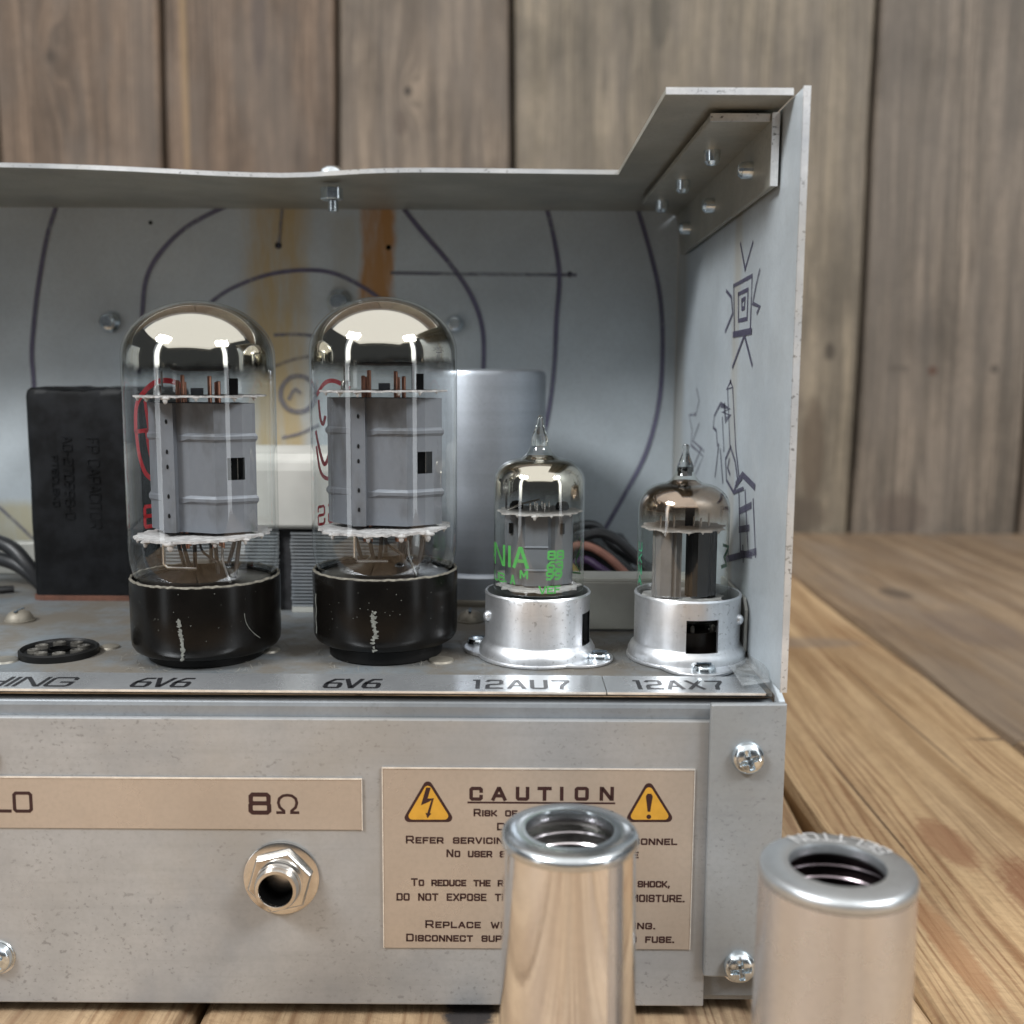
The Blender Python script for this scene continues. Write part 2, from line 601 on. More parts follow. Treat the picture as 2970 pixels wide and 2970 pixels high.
# ------------------------------------------------------------------ materials
M = {}
M['front'] = sheet('zinc_front', (0.42, 0.43, 0.44), 0.33, 0.5, 0.38, 0.10)
M['flange'] = sheet('zinc_flange', (0.375, 0.40, 0.42), 0.42, 0.5, 0.3, 0.10)
M['fold'] = sheet('fold_sheet', (0.27, 0.29, 0.31), 0.42, 0.5, 0.2, 0.16)
M['edge'] = sheet('bare_edge', (0.78, 0.80, 0.82), 0.34, 0.6, 0.9, 0.3)
M['back'] = sheet('back_sheet', (0.60, 0.665, 0.71), 0.48, 0.2, 0.10, 0.08,
                  stains=(('x', -92, -72, 96, 206, (0.56, 0.41, 0.18), 0.85, 5),
                          ('x', -53, -41.5, 146, 206, (0.50, 0.245, 0.07), 0.95, 1.8),
                          ('x', -62, -55, 100, 200, (0.46, 0.43, 0.34), 0.4, 3),
                          ('x', -210, -140, 78, 100, (0.50, 0.45, 0.28), 0.8, 6)))
M['side'] = sheet('side_sheet', (0.55, 0.605, 0.645), 0.46, 0.25, 0.12, 0.10,
                  stains=(('y', 268, 276, 76, 190, (0.36, 0.31, 0.22), 0.5, 3), ('y', 352, 372, 76, 200, (0.36, 0.33, 0.27), 0.6, 5)))
M['lid'] = sheet('lid_sheet', (0.40, 0.395, 0.35), 0.46, 0.4, 0.3, 0.2)
M['deck'] = sheet('deck_sheet', (0.235, 0.27, 0.30), 0.40, 0.5, 0.3, 0.2, dust=0.9, dustc=(0.118, 0.099, 0.074))
M['strip'] = sheet('strip_foil', (0.62, 0.64, 0.66), 0.28, 0.75, 0.0, 0.06)
M['bronze'] = sheet('bronze_label', (0.475, 0.40, 0.33), 0.31, 0.45, 0.0, 0.07)
M['labeledge'] = simple('label_edge', (0.9, 0.87, 0.82), 0.25, 0.6)
M['print'] = simple('dark_print', (0.030, 0.010, 0.010), 0.45)
M['black_print'] = simple('black_print', (0.012, 0.012, 0.014), 0.4)
M['yellow'] = simple('warning_yellow', (0.62, 0.33, 0.045), 0.4, 0.25, 0.06)
def ink(name, c, lo, hi):
    g = G(name)
    o = g.coord()
    n = g.add(g.mul(g.noise(o, 55, 3, 0.6), 0.6), g.mul(g.noise(o, 900, 3, 0.7), 0.4))
    tr = g.n('BsdfTransparent')
    b = g.bsdf(g.mix(g.noise(o, 140, 2), c, [q * 0.6 for q in c]), 0.5, 0.0)
    return g.done(g.mixs(g.step(n, 0.32, 0.62, lo, hi), tr.outputs[0], b))


M['marker'] = ink('marker_ink', (0.20, 0.185, 0.30), 0.5, 0.95)
M['inkpen'] = ink('pen_ink', (0.10, 0.095, 0.155), 0.5, 0.95)
M['faint'] = ink('faint_ink', (0.26, 0.26, 0.33), 0.2, 0.7)
M['zincbolt'] = simple('zinc_bolt', (0.72, 0.78, 0.82), 0.2, 1.0, 0.12, 600, 0.05)
M['recess'] = simple('recess_shade', (0.13, 0.17, 0.21), 0.4, 0.7, 0.5, 1200)  # dark tone paints the shade inside screw crosses and slots
M['nickel'] = simple('nickel', (0.72, 0.70, 0.67), 0.2, 1.0, 0.08, 300, 0.03)
M['bore'] = simple('hole_shade', (0.002, 0.002, 0.002), 0.8, 0, 0.1, 400, 0, 0.05)  # near-black, almost no sheen: shade of holes and gaps put into the colour
M['aluminium'] = sheet('aluminium_socket', (0.83, 0.85, 0.88), 0.33, 0.88, 0.45, 0.07, brushed=(500, 500, 40))
M['dullbolt'] = sheet('dull_screw', (0.30, 0.295, 0.265), 0.38, 0.85, 0.5, 0.25, dust=0.5)
M['canalu'] = sheet('can_aluminium', (0.44, 0.475, 0.525), 0.36, 0.75, 0.12, 0.05, brushed=(3, 3, 260))
M['tar'] = simple('tar_black', (0.0055, 0.006, 0.007), 0.5, 0, 0.6, 160, 0.6, 0.16)
M['gasket'] = simple('red_fibre', (0.13, 0.055, 0.035), 0.8, 0, 0.3, 200)
M['lam'] = sheet('core_steel', (0.42, 0.45, 0.48), 0.42, 0.7, 0.9, 0.2)
M['lamdark'] = simple('core_side', (0.035, 0.035, 0.038), 0.6, 0.3, 0.4, 300)
M['cream'] = simple('cream_paper', (0.56, 0.55, 0.51), 0.6, 0, 0.07, 60)
M['pale'] = simple('pale_metal', (0.50, 0.50, 0.46), 0.5, 0.2, 0.08, 90)
M['cable'] = simple('cable_black', (0.018, 0.019, 0.021), 0.42, 0, 0.2, 200)
M['wirered'] = simple('wire_salmon', (0.32, 0.15, 0.11), 0.5)
M['wireviolet'] = simple('wire_violet', (0.06, 0.03, 0.09), 0.5)
M['wireyellow'] = simple('wire_yellow', (0.33, 0.24, 0.05), 0.5)
M['bakelite'] = simple('bakelite', (0.004, 0.0035, 0.003), 0.24, 0, 0.3, 120, 0.02, 0.22)
M['bakdull'] = simple('bakelite_dull', (0.006, 0.006, 0.006), 0.45, 0, 0.3, 120, 0, 0.2)
M['scrape'] = simple('scrape_grey', (0.15, 0.155, 0.14), 0.7, 0, 0.35, 900)
M['cement'] = simple('cement_rim', (0.15, 0.14, 0.115), 0.8, 0, 0.4, 900)
M['glass'] = thin_glass('tube_glass')
M['glassg'] = thin_glass('small_tube_glass', (0.96, 0.98, 0.96), (0.55, 0.58, 0.52))
def plate_mat():
    g = G('plate_grey')
    o = g.coord()
    n = g.noise(g.scale(o, (1, 1, 0.45)), 130, 4, 0.6)
    c = g.mix(g.noise(o, 600, 3), (0.155, 0.165, 0.19), (0.185, 0.195, 0.22))
    c = g.mix(g.mul(g.step(n, 0.46, 0.72), 0.72), c, (0.085, 0.082, 0.082))
    return g.done(g.bsdf(c, g.add(0.38, g.mul(n, 0.25)), 0.25, g.bump(g.noise(o, 900, 2), 0.05)))


M['plate'] = plate_mat()
M['plated'] = simple('plate_black', (0.006, 0.0055, 0.0055), 0.7, 0.0, 0.25, 300, 0.04, 0.15)
M['plateb'] = simple('plate_brown', (0.17, 0.16, 0.16), 0.5, 0.0, 0.15, 200, 0.04)
M['copper'] = simple('copper_rod', (0.50, 0.235, 0.155), 0.3, 0.9, 0.15, 300)
M['wire'] = simple('nickel_wire', (0.62, 0.60, 0.58), 0.25, 1.0)
M['wiredark'] = simple('dark_wire', (0.06, 0.058, 0.06), 0.4, 0.2)
M['stem'] = simple('stem_brown', (0.010, 0.008, 0.007), 0.3, 0, 0.4, 200, 0, 0.25)
def red_print():
    g = G('red_print')
    b = g.bsdf((0.80, 0.03, 0.045), 0.4)
    t = g.n('BsdfTranslucent')
    t.inputs[0].default_value = (0.80, 0.03, 0.045, 1)
    return g.done(g.mixs(0.4, b, t.outputs[0]))


M['red'] = red_print()
M['green'] = ink('green_print', (0.085, 0.42, 0.09), 0.88, 1.0)
M['greend'] = simple('green_print_aged', (0.05, 0.26, 0.14), 0.5, 0, 0.3, 500)
M['can'] = sheet('bright_can', (0.86, 0.86, 0.87), 0.12, 0.96, 0.0, 0.04)
M['cansatin'] = sheet('satin_can', (0.72, 0.715, 0.72), 0.27, 0.85, 0.06, 0.06)
M['canrim'] = sheet('can_rim', (0.66, 0.70, 0.73), 0.2, 0.95, 0.1, 0.05)
M['canrimsatin'] = sheet('can_rim_satin', (0.60, 0.63, 0.65), 0.36, 0.85, 0.2, 0.06)
M['candark'] = simple('can_inside', (0.055, 0.04, 0.042), 0.35, 0.8, 0.3, 200)
M['caninside'] = simple('can_inside_bright', (0.30, 0.31, 0.29), 0.25, 0.95, 0.3, 200)
M['spring'] = simple('spring_wire', (0.80, 0.74, 0.76), 0.2, 1.0)
M['springdark'] = simple('spring_wire_dark', (0.30, 0.25, 0.27), 0.25, 1.0)
M['emboss'] = simple('embossed_letters', (0.86, 0.87, 0.88), 0.35, 0.6)
M['pin'] = simple('tarnished_pin', (0.085, 0.08, 0.07), 0.6, 0.3, 0.4, 300)
M['dustfibre'] = simple('dust_fibre', (0.24, 0.23, 0.20), 0.9)


def mica_mat():
    g = G('mica')
    o = g.coord()
    n = g.noise(o, 500, 4, 0.6)
    c = g.mix(g.step(n, 0.35, 0.65), (0.46, 0.44, 0.44), (0.74, 0.72, 0.72))
    b = g.bsdf(c, 0.5, 0.0, g.bump(n, 0.3), 0.5)
    t = g.n('BsdfTranslucent')
    t.inputs[0].default_value = (0.7, 0.68, 0.68, 1)
    return g.done(g.mixs(0.3, b, t.outputs[0]))


M['mica'] = mica_mat()


def film_mat():
    g = G('clear_tape')
    o = g.coord()
    n = g.noise(o, 260, 4, 0.7)
    tr = g.n('BsdfTransparent')
    b = g.bsdf((0.62, 0.66, 0.68), 0.15, 0.0, g.bump(n, 0.6, 0.001))
    return g.done(g.mixs(g.step(n, 0.3, 0.7, 0.2, 0.55), tr.outputs[0], b))


M['tape'] = film_mat()


def real_glass():
    g = G('tip_glass')
    n = g.n('BsdfGlass')
    n.inputs['Color'].default_value = (0.97, 0.98, 0.97, 1)
    n.inputs['Roughness'].default_value = 0.0
    n.inputs['IOR'].default_value = 1.48
    return g.done(n.outputs[0])


M['tip'] = real_glass()

# ------------------------------------------------------------------ table of thick boards
table = thing('table', 'worn warm brown plank table the amplifier stands on', 'table', (0, 300, 0))
TL, TM, TD = (0.46, 0.325, 0.195), (0.36, 0.235, 0.13), (0.18, 0.090, 0.042)
tw = {
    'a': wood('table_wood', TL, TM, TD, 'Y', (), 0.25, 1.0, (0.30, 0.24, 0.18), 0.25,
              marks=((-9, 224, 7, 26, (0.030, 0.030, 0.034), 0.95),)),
    'b': wood('table_wood_striped', (0.48, 0.335, 0.19), (0.385, 0.245, 0.125), (0.18, 0.078, 0.033), 'Y', (), 0.15, 1.25, (0.30, 0.24, 0.18), 0.12,
              marks=((150, 262, 13, 46, (0.21, 0.095, 0.05), 0.8), (136, 310, 8, 22, (0.24, 0.115, 0.06), 0.7),
                     (160, 560, 40, 14, (0.2, 0.165, 0.14), 0.5), (112, 480, 10, 25, (0.24, 0.12, 0.06), 0.6),
                     (195, 405, 14, 1.0, (0.04, 0.03, 0.025), 0.9), (121, 345, 0.7, 75, (0.06, 0.03, 0.018), 0.85), (167, 440, 0.8, 100, (0.07, 0.036, 0.02), 0.8), (184, 318, 0.7, 60, (0.06, 0.03, 0.018), 0.8), (142, 225, 0.9, 40, (0.07, 0.03, 0.018), 0.8), (112, 250, 5, 34, (0.26, 0.12, 0.055), 0.6), (176, 255, 9, 16, (0.55, 0.42, 0.27), 0.5))),
    'c': wood('table_wood_grey', (0.31, 0.225, 0.145), (0.25, 0.17, 0.105), (0.14, 0.09, 0.055), 'Y', (), 0.30, 0.9, (0.24, 0.195, 0.155), 0.5,
              marks=((262, 700, 12, 22, (0.08, 0.06, 0.045), 0.7), (270, 600, 30, 60, (0.15, 0.115, 0.095), 0.5))),
}
GAP = 2.6
edges = [-560, -400, -235, -70, 96, 203, 388, 560, 720]
for i in range(len(edges) - 1):
    x0, x1 = edges[i], edges[i + 1]
    key = 'b' if x0 == 96 else 'c' if x0 > 150 else 'a'
    spans = [(-280, 405.0), (406.2, 984)] if x0 == 203 else [(-280, 984)]
    dz = {96: 0.0, -70: -0.1, -235: 0.15, 203: -0.8}.get(x0, random.uniform(-0.6, 0.1))
    for (y0, y1) in spans:
        mb = MB()
        # long edges wander a little, as sawn boards do
        n = 26
        vs, fs = [], []
        for k in range(n + 1):
            y = y0 + (y1 - y0) * k / n
            wl = 1.1 * sin(y * 0.021 + x0) + 0.7 * sin(y * 0.057 + 2 * x0)
            wr = 1.1 * sin(y * 0.021 + x1 + 2.0) + 0.7 * sin(y * 0.06 + x1)
            if x0 == 96:
                wl += 4.0 * max(0, min(1, (y - 230) / 160)) - 1.5
            if x1 == 96:
                wr += 4.0 * max(0, min(1, (y - 230) / 160)) - 3.2 * max(0, 1 - abs(y - 300) / 60)
            if x0 == 203:
                wl += (y - 500) * 0.022
            if x1 == 203:
                wr += (y - 500) * 0.022
            a, b = x0 + GAP / 2 + wl, x1 - GAP / 2 + wr
            vs += [(a, y, -34), (a, y, -2.2 + dz), (a + 2.2, y, dz), (b - 2.2, y, dz), (b, y, -2.2 + dz), (b, y, -34)]
        for k in range(n):
            for j in range(6):
                j2 = (j + 1) % 6
                fs.append((k * 6 + j, k * 6 + j2, (k + 1) * 6 + j2, (k + 1) * 6 + j))
        fs += [tuple(range(6)), tuple(n * 6 + j for j in range(6))]
        mb.add(vs, fs)
        mb.build('plank', tw[key], table)
MB().box(-560, 720, -280, 984, -60, -36).build('gap_black_sheet', M['bore'], table)  # black sheet added under the boards to make their gaps dark

# ------------------------------------------------------------------ plank wall behind
wall = thing('plank_wall', 'weathered grey brown wall of upright planks behind the amplifier', 'wall', (0, 1000, 0))
WL, WMid, WD = (0.235, 0.185, 0.140), (0.175, 0.130, 0.095), (0.095, 0.066, 0.046)
ww = {}
specs = {
    -474: ((0.225, 0.165, 0.12), (0.165, 0.115, 0.08), (-420, 430, 14, 0.5), ()),
    -320: ((0.20, 0.145, 0.105), (0.15, 0.105, 0.074), None, ((-232, 470, 9, 70, (0.07, 0.055, 0.05), 0.6), (-300, 470, 4, 200, (0.36, 0.24, 0.12), 0.5))),
    -162: ((0.255, 0.21, 0.165), (0.19, 0.148, 0.112), (-97, 402, 10, 0.95), ((-104, 374, 7, 14, (0.09, 0.065, 0.05), 0.6),)),
    -2: ((0.27, 0.235, 0.18), (0.215, 0.18, 0.135), None, ((131, 470, 12, 36, (0.075, 0.065, 0.05), 0.75), (285, 78, 14, 60, (0.09, 0.065, 0.045), 0.7), (297, 170, 6, 10, (0.05, 0.04, 0.03), 0.8), (270, 15, 40, 22, (0.08, 0.06, 0.045), 0.6), (250, 120, 30, 16, (0.11, 0.085, 0.065), 0.5))),
    326: ((0.235, 0.20, 0.165), (0.175, 0.145, 0.115), None, ((394, 153, 5, 5, (0.09, 0.045, 0.03), 0.9), (452, 155, 5, 5, (0.06, 0.05, 0.04), 0.8), (362, 155, 14, 4, (0.09, 0.075, 0.06), 0.6), (370, 16, 30, 26, (0.10, 0.075, 0.06), 0.6))),
    484: (WL, WMid, None, ()),

}
for k in range(6):
    specs[640 + 158 * k] = (WL, WMid, None, ())
    specs[-632 - 158 * k] = (WL, WMid, None, ())
xs = sorted(specs)
for i, x0 in enumerate(xs):
    x1 = xs[i + 1] if i + 1 < len(xs) else x0 + 158
    l, m, kn, mk = specs[x0]
    mat = wood('wall_wood', (l[0] * 1.10, l[1] * 1.04, l[2] * 0.98), m, [q * 0.42 for q in m], 'Z', (kn,) if kn else (), 0.62, 0.8, (0.175, 0.150, 0.128), 0.35, mk, (0, 1000, 0), 0.8, 0.9)
    g0 = 2.6 if x0 != 150 else 0.5
    g1 = 2.6 if x1 != 150 else 0.5
    y = 990 + {150: 1.2, -320: 1.5, 326: -0.5}.get(x0, random.uniform(-0.8, 1.0))
    mb = MB()
    n = 34
    vs, fs = [], []
    for k in range(n + 1):
        z = -36 + 1900 * k / n
        wl, wr = 1.2 * sin(z * 0.013 + x0), 1.2 * sin(z * 0.013 + x1)
        if x0 == 326:
            wl += (z - 240) * 0.009
        if x1 == 326:
            wr += (z - 240) * 0.009
        a, b = x0 + g0 + wl, x1 - g1 + wr
        vs += [(a, y + 22, z), (a, y + 2, z), (a + 2, y, z), (b - 2, y, z), (b, y + 2, z), (b, y + 22, z)]
    for k in range(n):
        for j in range(6):
            j2 = (j + 1) % 6
            fs.append((k * 6 + j, k * 6 + j2, (k + 1) * 6 + j2, (k + 1) * 6 + j))
    fs += [tuple(range(6)), tuple(n * 6 + j for j in range(6))]
    mb.add(vs, fs).build('plank', mat, wall)
MB().box(-1422, 1588, 1018, 1026, -36, 1864).build('gap_black_sheet', M['bore'], wall)  # added black sheet that darkens the gaps between the planks

# ------------------------------------------------------------------ amplifier
ZT = 75.0
amp = thing('tube_amplifier', 'old open-backed metal tube amplifier chassis with bent sheet cage and bronze caution label', 'amplifier', (-100, 295, 0))
XL, XR = -262.0, 57.2

# deck and folded front
MB().box(XL, 56.9, 220.5, 371, ZT - 1.2, ZT).build('deck_plate', M['deck'], amp, bevel=0.3)
prof = [(221.0, 5), (219.2, 5), (219.2, 71.6), (219.5, 72.6), (220.3, 73.1), (222.4, 73.2), (222.4, 72.0), (221.0, 71.4)]
MB().prism([(a, b) for a, b in prof], XL, 57.0, lambda a, b, h: (h, a, b)).build('front_fold', M['fold'], amp, bevel=0.25)
MB().box(XL, 43.4, 217.6, 219.0, 3.4, 69.4).build('front_panel', M['front'], amp, bevel=0.35)
MB().box(XL, 56.9, 221.2, 370, 3.0, 4.2).build('bottom_plate', M['flange'], amp)
for (fx, fy) in ((-240, 240), (30, 240), (-240, 345), (30, 345)):
    MB().lathe([(0.01, 3.2), (7, 3.2), (7.5, 0.4), (0.01, 0.4)], (fx, fy, 0), 20).build('foot', M['cable'], amp)

# right side sheet with its front flange
MB().box(XR, XR + 1.35, 215.8, 371.5, ZT + 1.5, 200.0).build('side_panel', M['side'], amp, bevel=0.3)
MB().prism([(371.5, 4), (217.6, 4), (217.6, ZT - 1.0), (224, ZT + 1.4), (371.5, ZT + 1.4)], XR + 0.4, XR + 1.8, lambda a, b, h: (h, a, b)).build('lower_side_panel', M['side'], amp, bevel=0.3)
MB().prism([(42.9, 11.6), (XR + 1.8, 11.0), (XR + 1.8, 73.9), (42.7, 73.7)], 215.8, 217.3, lambda a, b, h: (a, h, b)).build('side_flange', M['flange'], amp, bevel=0.4)
MB().box(XR - 0.03, XR + 1.38, 215.2, 215.8, 76.5, 200.05).build('bare_edge', M['edge'], amp)

# back sheet, left side, lid with its cut-out
MB().box(XL, XR - 0.2, 370.2, 371.6, ZT + 0.1, 205.6).build('back_panel', M['back'], amp)
MB().box(XL - 1.5, XL - 0.1, 216, 371.6, 4, 202).build('left_panel', M['side'], amp)
ld = MB()
top = [(XL, 297.5)]
lipz = {}
for k in range(0, 41):
    x = XL + (29.6 - XL) * k / 40
    top.append((x, 305.8 + (x - 30) * 0.031))
top = top[1:]
poly = top + [(30.8, 222), (57.0, 222), (57.0, 370.0), (XL, 370.0)]
n = len(poly)


def lidz(x, y):
    return 200.0 - (1.9 * exp(-((x + 66) / (42 if x < -66 else 22)) ** 2) * max(0, (370 - y) / 65) if x < 30 else 0)


rows = 10
TH = 1.15
vs, fs = [], []
for up in (0, 1):
    for k, (x, y) in enumerate(top):
        for j in range(rows + 1):
            yy = y + (370 - y) * j / rows
            vs.append((x, yy, lidz(x, yy) + TH * up))
nt, nr = len(top), rows + 1
for k in range(nt - 1):
    for j in range(rows):
        p_ = k * nr + j
        fs.append((p_, p_ + nr, p_ + nr + 1, p_ + 1))
        q_ = p_ + nt * nr
        fs.append((q_, q_ + 1, q_ + nr + 1, q_ + nr))
    for j in (0, rows):
        p_ = k * nr + j
        fs.append((p_, p_ + nr, p_ + nr + nt * nr, p_ + nt * nr))
ld.add(vs, fs)
ld.prism([(29.6, top[-1][1]), (30.8, 222), (57.0, 222), (57.0, 370), (29.6, 370)], 200.0, 200.0 + TH)
lid = ld.build('lid', M['lid'], amp)
# bare bright cut edge along the lid's front
eb = MB()
for k in range(len(top) - 1):
    (xa, ya), (xb, yb) = top[k], top[k + 1]
    za, zb = lidz(xa, ya), lidz(xb, yb)
    eb.add([(xa, ya - 0.25, za - 0.05), (xb, yb - 0.25, zb - 0.05), (xb, yb - 0.25, zb + 1.2), (xa, ya - 0.25, za + 1.2),
            (xa, ya + 0.4, za + 1.2), (xb, yb + 0.4, zb + 1.2)], [(0, 1, 2, 3), (3, 2, 5, 4)])
eb.build('cut_edge', M['edge'], lid)
eb = MB()
eb.add([(30.8, 221.6, 199.9), (56.8, 221.6, 199.9), (56.8, 221.6, 201.3), (30.8, 221.6, 201.3), (30.8, 222.4, 201.3), (56.8, 222.4, 201.3)], [(0, 1, 2, 3), (3, 2, 5, 4)])
eb.build('cut_edge', M['edge'], lid)

# corner bracket with rivets under the lid
br = MB()
br.prism([(42, 233), (55.8, 233), (55.8, 366), (40.5, 340)], 197.4, 198.9)
br.add([(56.4, 231.5, 198.9), (56.4, 231.5, 183.5), (56.4, 352, 183.2), (56.4, 366, 198.9), (55.1, 231.5, 198.9), (55.1, 231.5, 183.5), (55.1, 352, 183.2), (55.1, 366, 198.9)],
       [(0, 1, 2, 3), (7, 6, 5, 4), (0, 4, 5, 1), (1, 5, 6, 2), (2, 6, 7, 3), (3, 7, 4, 0)])
brk = br.build('corner_bracket', M['lid'], amp, bevel=0.4)
MB().box(54.9, 56.5, 230.9, 231.5, 183.6, 198.8).box(42, 54.8, 232.4, 233.0, 197.3, 198.9).build('bracket_edge', M['edge'], brk)
for (x, y) in ((48, 262), (47, 300), (46, 334)):
    MB().lathe([(0.01, -3.6), (1.2, -3.4), (1.9, -2.6), (2.1, 0)], (x, y, 197.4), 16).build('rivet', M['zincbolt'], brk)
for (y, z) in ((250, 190.5), (296, 190), (336, 189.5)):
    MB().lathe([(2.1, 0), (1.9, -2.4), (1.2, -3.2), (0.01, -3.4)], (55.1, y, z), 16, 'X').build('rivet', M['zincbolt'], brk)

# screw through the dented lid lip
p = U(622, 338, Z=199)
b = MB()
b.lathe([(0.01, 5.2), (2.2, 4.9), (3.6, 3.6), (4.0, 1.8), (4.0, 1.3)], (p.x, p.y + 3, 198.2), 24)
lb = b.build('lid_bolt', M['zincbolt'], amp)
h6 = [(3.3 * cos(pi / 3 * k + 0.3), 3.3 * sin(pi / 3 * k + 0.3)) for k in range(6)]
MB().prism([(p.x + a, p.y + 3 + q) for a, q in h6], 193.6, 197.2).build('nut', M['zincbolt'], lb, bevel=0.3)
MB().lathe([(1.5, 0), (1.5, -3.0), (0.01, -3.3)], (p.x + 0.4, p.y + 3, 193.4), 14).build('thread', M['zincbolt'], lb)

# bolts and flat discs painted black as hole shade on the back sheet
for (u, v, r) in ((208, 608, 3.6), (640, 570, 4.2), (858, 612, 3.0)):
    q = U(u, v, Y=370)
    MB().lathe([(r, 0), (r, 1), (r * 0.72, 2.2), (0.01, 2.6)], (q.x, 370.1, q.z), 20, 'Y').prism(
        [(q.x + r * 0.6 * cos(pi / 3 * k), q.z + r * 0.6 * sin(pi / 3 * k)) for k in range(6)], 365.4, 368.2, lambda a, b, h: (a, h, b)).build('back_bolt', M['zincbolt'], amp)
for (u, v, r) in ((525, 463, 1.2), (733, 467, 0.9), (1075, 518, 1.0), (284, 420, 0.7)):
    q = U(u, v, Y=370)
    MB().lathe([(r, 0.1), (0.01, 0.14)], (q.x, 370.1, q.z), 12, 'Y').build('painted_hole', M['bore'], amp)

# marker lines on the back sheet
fb = lambda a, b, h: (a, 370.0 - h, b)


def back_line(mb, pts, w, lift, closed=False):
    q = [U(u, v, Y=370) for u, v in pts]
    s2 = smooth_path([(k.x, k.z) for k in q])
    ws = [w * (0.85 + 0.2 * sin(i * 0.7)) for i in range(len(s2))]
    mb.stroke(s2, w, fb, lift, closed, None)


lines = [[(105, 392), (88, 450), (72, 540), (64, 610), (60, 670), (64, 735), (66, 900)],
         [(490, 364), (420, 392), (350, 430), (300, 480), (275, 530), (268, 600), (262, 700)],
         [(385, 582), (430, 548), (500, 520), (570, 510), (630, 516), (690, 545), (730, 575)],
         [(745, 372), (790, 430), (850, 500), (890, 560), (910, 620), (912, 692), (905, 760)],
         [(1028, 378), (1045, 450), (1055, 520), (1050, 600), (1045, 700), (1030, 800), (1000, 900)],
         [(1197, 376), (1225, 470), (1245, 560), (1250, 660), (1243, 760), (1220, 850), (1180, 930), (1140, 1000), (1112, 1045)]]
for i, l in enumerate(lines):
    mk = MB()
    back_line(mk, l, 1.6 if i != 2 else 1.4, 0.10 + 0.02 * i)
    mk.build('marker_line', M['marker'], amp)
fl = [[(520, 690), (555, 678), (590, 672)], [(520, 632), (560, 631), (592, 634)], [(535, 825), (565, 818), (600, 803)],
      [(740, 515), (850, 517), (1085, 519)], [(534, 372), (530, 420), (526, 466)], [(0, 958), (35, 990), (72, 1025)]]
for i, l in enumerate(fl):
    mf = MB()
    back_line(mf, l, 1.2 if i != 4 else 1.0, 0.10 + 0.02 * i)
    mf.build('marker_line' if i < 3 else 'scratch_line', M['faint'], amp)
mf = MB()
cir = [(563 + 33 * cos(t), 743 + 34 * sin(t)) for t in [2 * pi * k / 24 for k in range(25)]]
back_line(mf, cir, 1.7, 0.26)
back_line(mf, [(546, 752), (556, 735), (566, 741)], 1.3, 0.28)
mf.build('marker_spiral', M['faint'], amp)

# ink drawings on the side sheet: a little figure and a guitar
fs_ = lambda a, b, h: (XR - h, a, b)


def side_pt(x, y):
    q = U((1900 + x / 1.68) / 1.5373, (600 + y / 1.68) / 1.5373, X=XR)
    return (q.y, q.z)


robot = [[(418, 180), (440, 305)], [(440, 305), (478, 175)], [(385, 385), (475, 335), (465, 610), (388, 620), (385, 385)],
         [(408, 425), (455, 402), (450, 545), (408, 555), (408, 425)], [(425, 455), (440, 446), (437, 492), (425, 497), (425, 455)],
         [(350, 410), (374, 440), (380, 520), (345, 605)], [(512, 310), (495, 380), (478, 470), (512, 486), (500, 516)],
         [(438, 625), (380, 780)], [(438, 625), (475, 770)], [(385, 622), (470, 606)]]
guitar = [[(370, 850), (350, 888), (380, 880), (368, 850)], [(355, 890), (366, 1160)], [(380, 890), (395, 1180), (410, 1310)],
          [(325, 965), (365, 985), (330, 1000), (368, 1015), (345, 1040), (340, 970)], [(320, 960), (290, 1020), (285, 1075), (300, 1090), (305, 1160)],
          [(330, 1030), (337, 1185)], [(370, 1170), (345, 1230), (350, 1330), (385, 1392), (405, 1330), (392, 1240), (370, 1170)],
          [(312, 1160), (295, 1310)], [(320, 1185), (332, 1340)], [(364, 1230), (356, 1270), (366, 1300)], [(385, 1392), (432, 1372)],
          [(400, 1350), (430, 1305), (486, 1362)], [(410, 1400), (418, 1690)], [(440, 1385), (456, 1690)], [(480, 1430), (491, 1700)],
          [(414, 1482), (468, 1455)], [(414, 1572), (458, 1565)], [(350, 1716), (492, 1680)], [(420, 1690), (470, 1697)], [(431, 1655), (433, 1725)]]
dr = MB()
for i, l in enumerate(robot):
    q = [side_pt(*k) for k in l]
    dr.stroke(q, 1.0 if i != 9 else 1.6, fs_, 0.10 + 0.012 * i)
dr.build('ink_figure', M['inkpen'], amp)
dr = MB()
for i, l in enumerate(guitar):
    q = [side_pt(*k) for k in l]
    dr.stroke(q, 0.95 if i not in (3, 11, 15, 16, 17, 18) else 1.7, fs_, 0.10 + 0.012 * (i % 12))
dr.build('ink_guitar', M['inkpen'], amp)
dr = MB()
for i, l in enumerate([[(205, 890), (216, 945), (200, 1010)], [(200, 1010), (168, 1015), (182, 1090), (176, 1160), (236, 1215), (200, 1300)], [(215, 1060), (185, 1140), (240, 1190)], [(225, 1180), (192, 1260)]]):
    dr.stroke([side_pt(*k) for k in l], 1.2, fs_, 0.10 + 0.012 * i)
dr.build('ink_scribble', M['faint'], amp)

# label strip on the deck edge
fd = lambda a, b, h: (a, b, ZT + 0.42 + h)
st1 = MB().box(XL, 20.55, 218.4, 231.2, ZT + 0.05, ZT + 0.4).build('tube_label_strip', M['strip'], amp, label='long foil strip naming the sockets along the deck edge')
MB().box(XL, 20.5, 218.15, 218.42, ZT - 0.05, ZT + 0.42).build('strip_edge', M['labeledge'], st1)
st2 = MB().box(20.75, 55.0, 218.4, 231.0, ZT + 0.05, ZT + 0.4).build('tube_label_strip', M['strip'], amp, label='short foil strip in front of the rightmost socket')
MB().box(20.8, 54.9, 218.15, 218.42, ZT - 0.05, ZT + 0.42).build('strip_edge', M['labeledge'], st2)


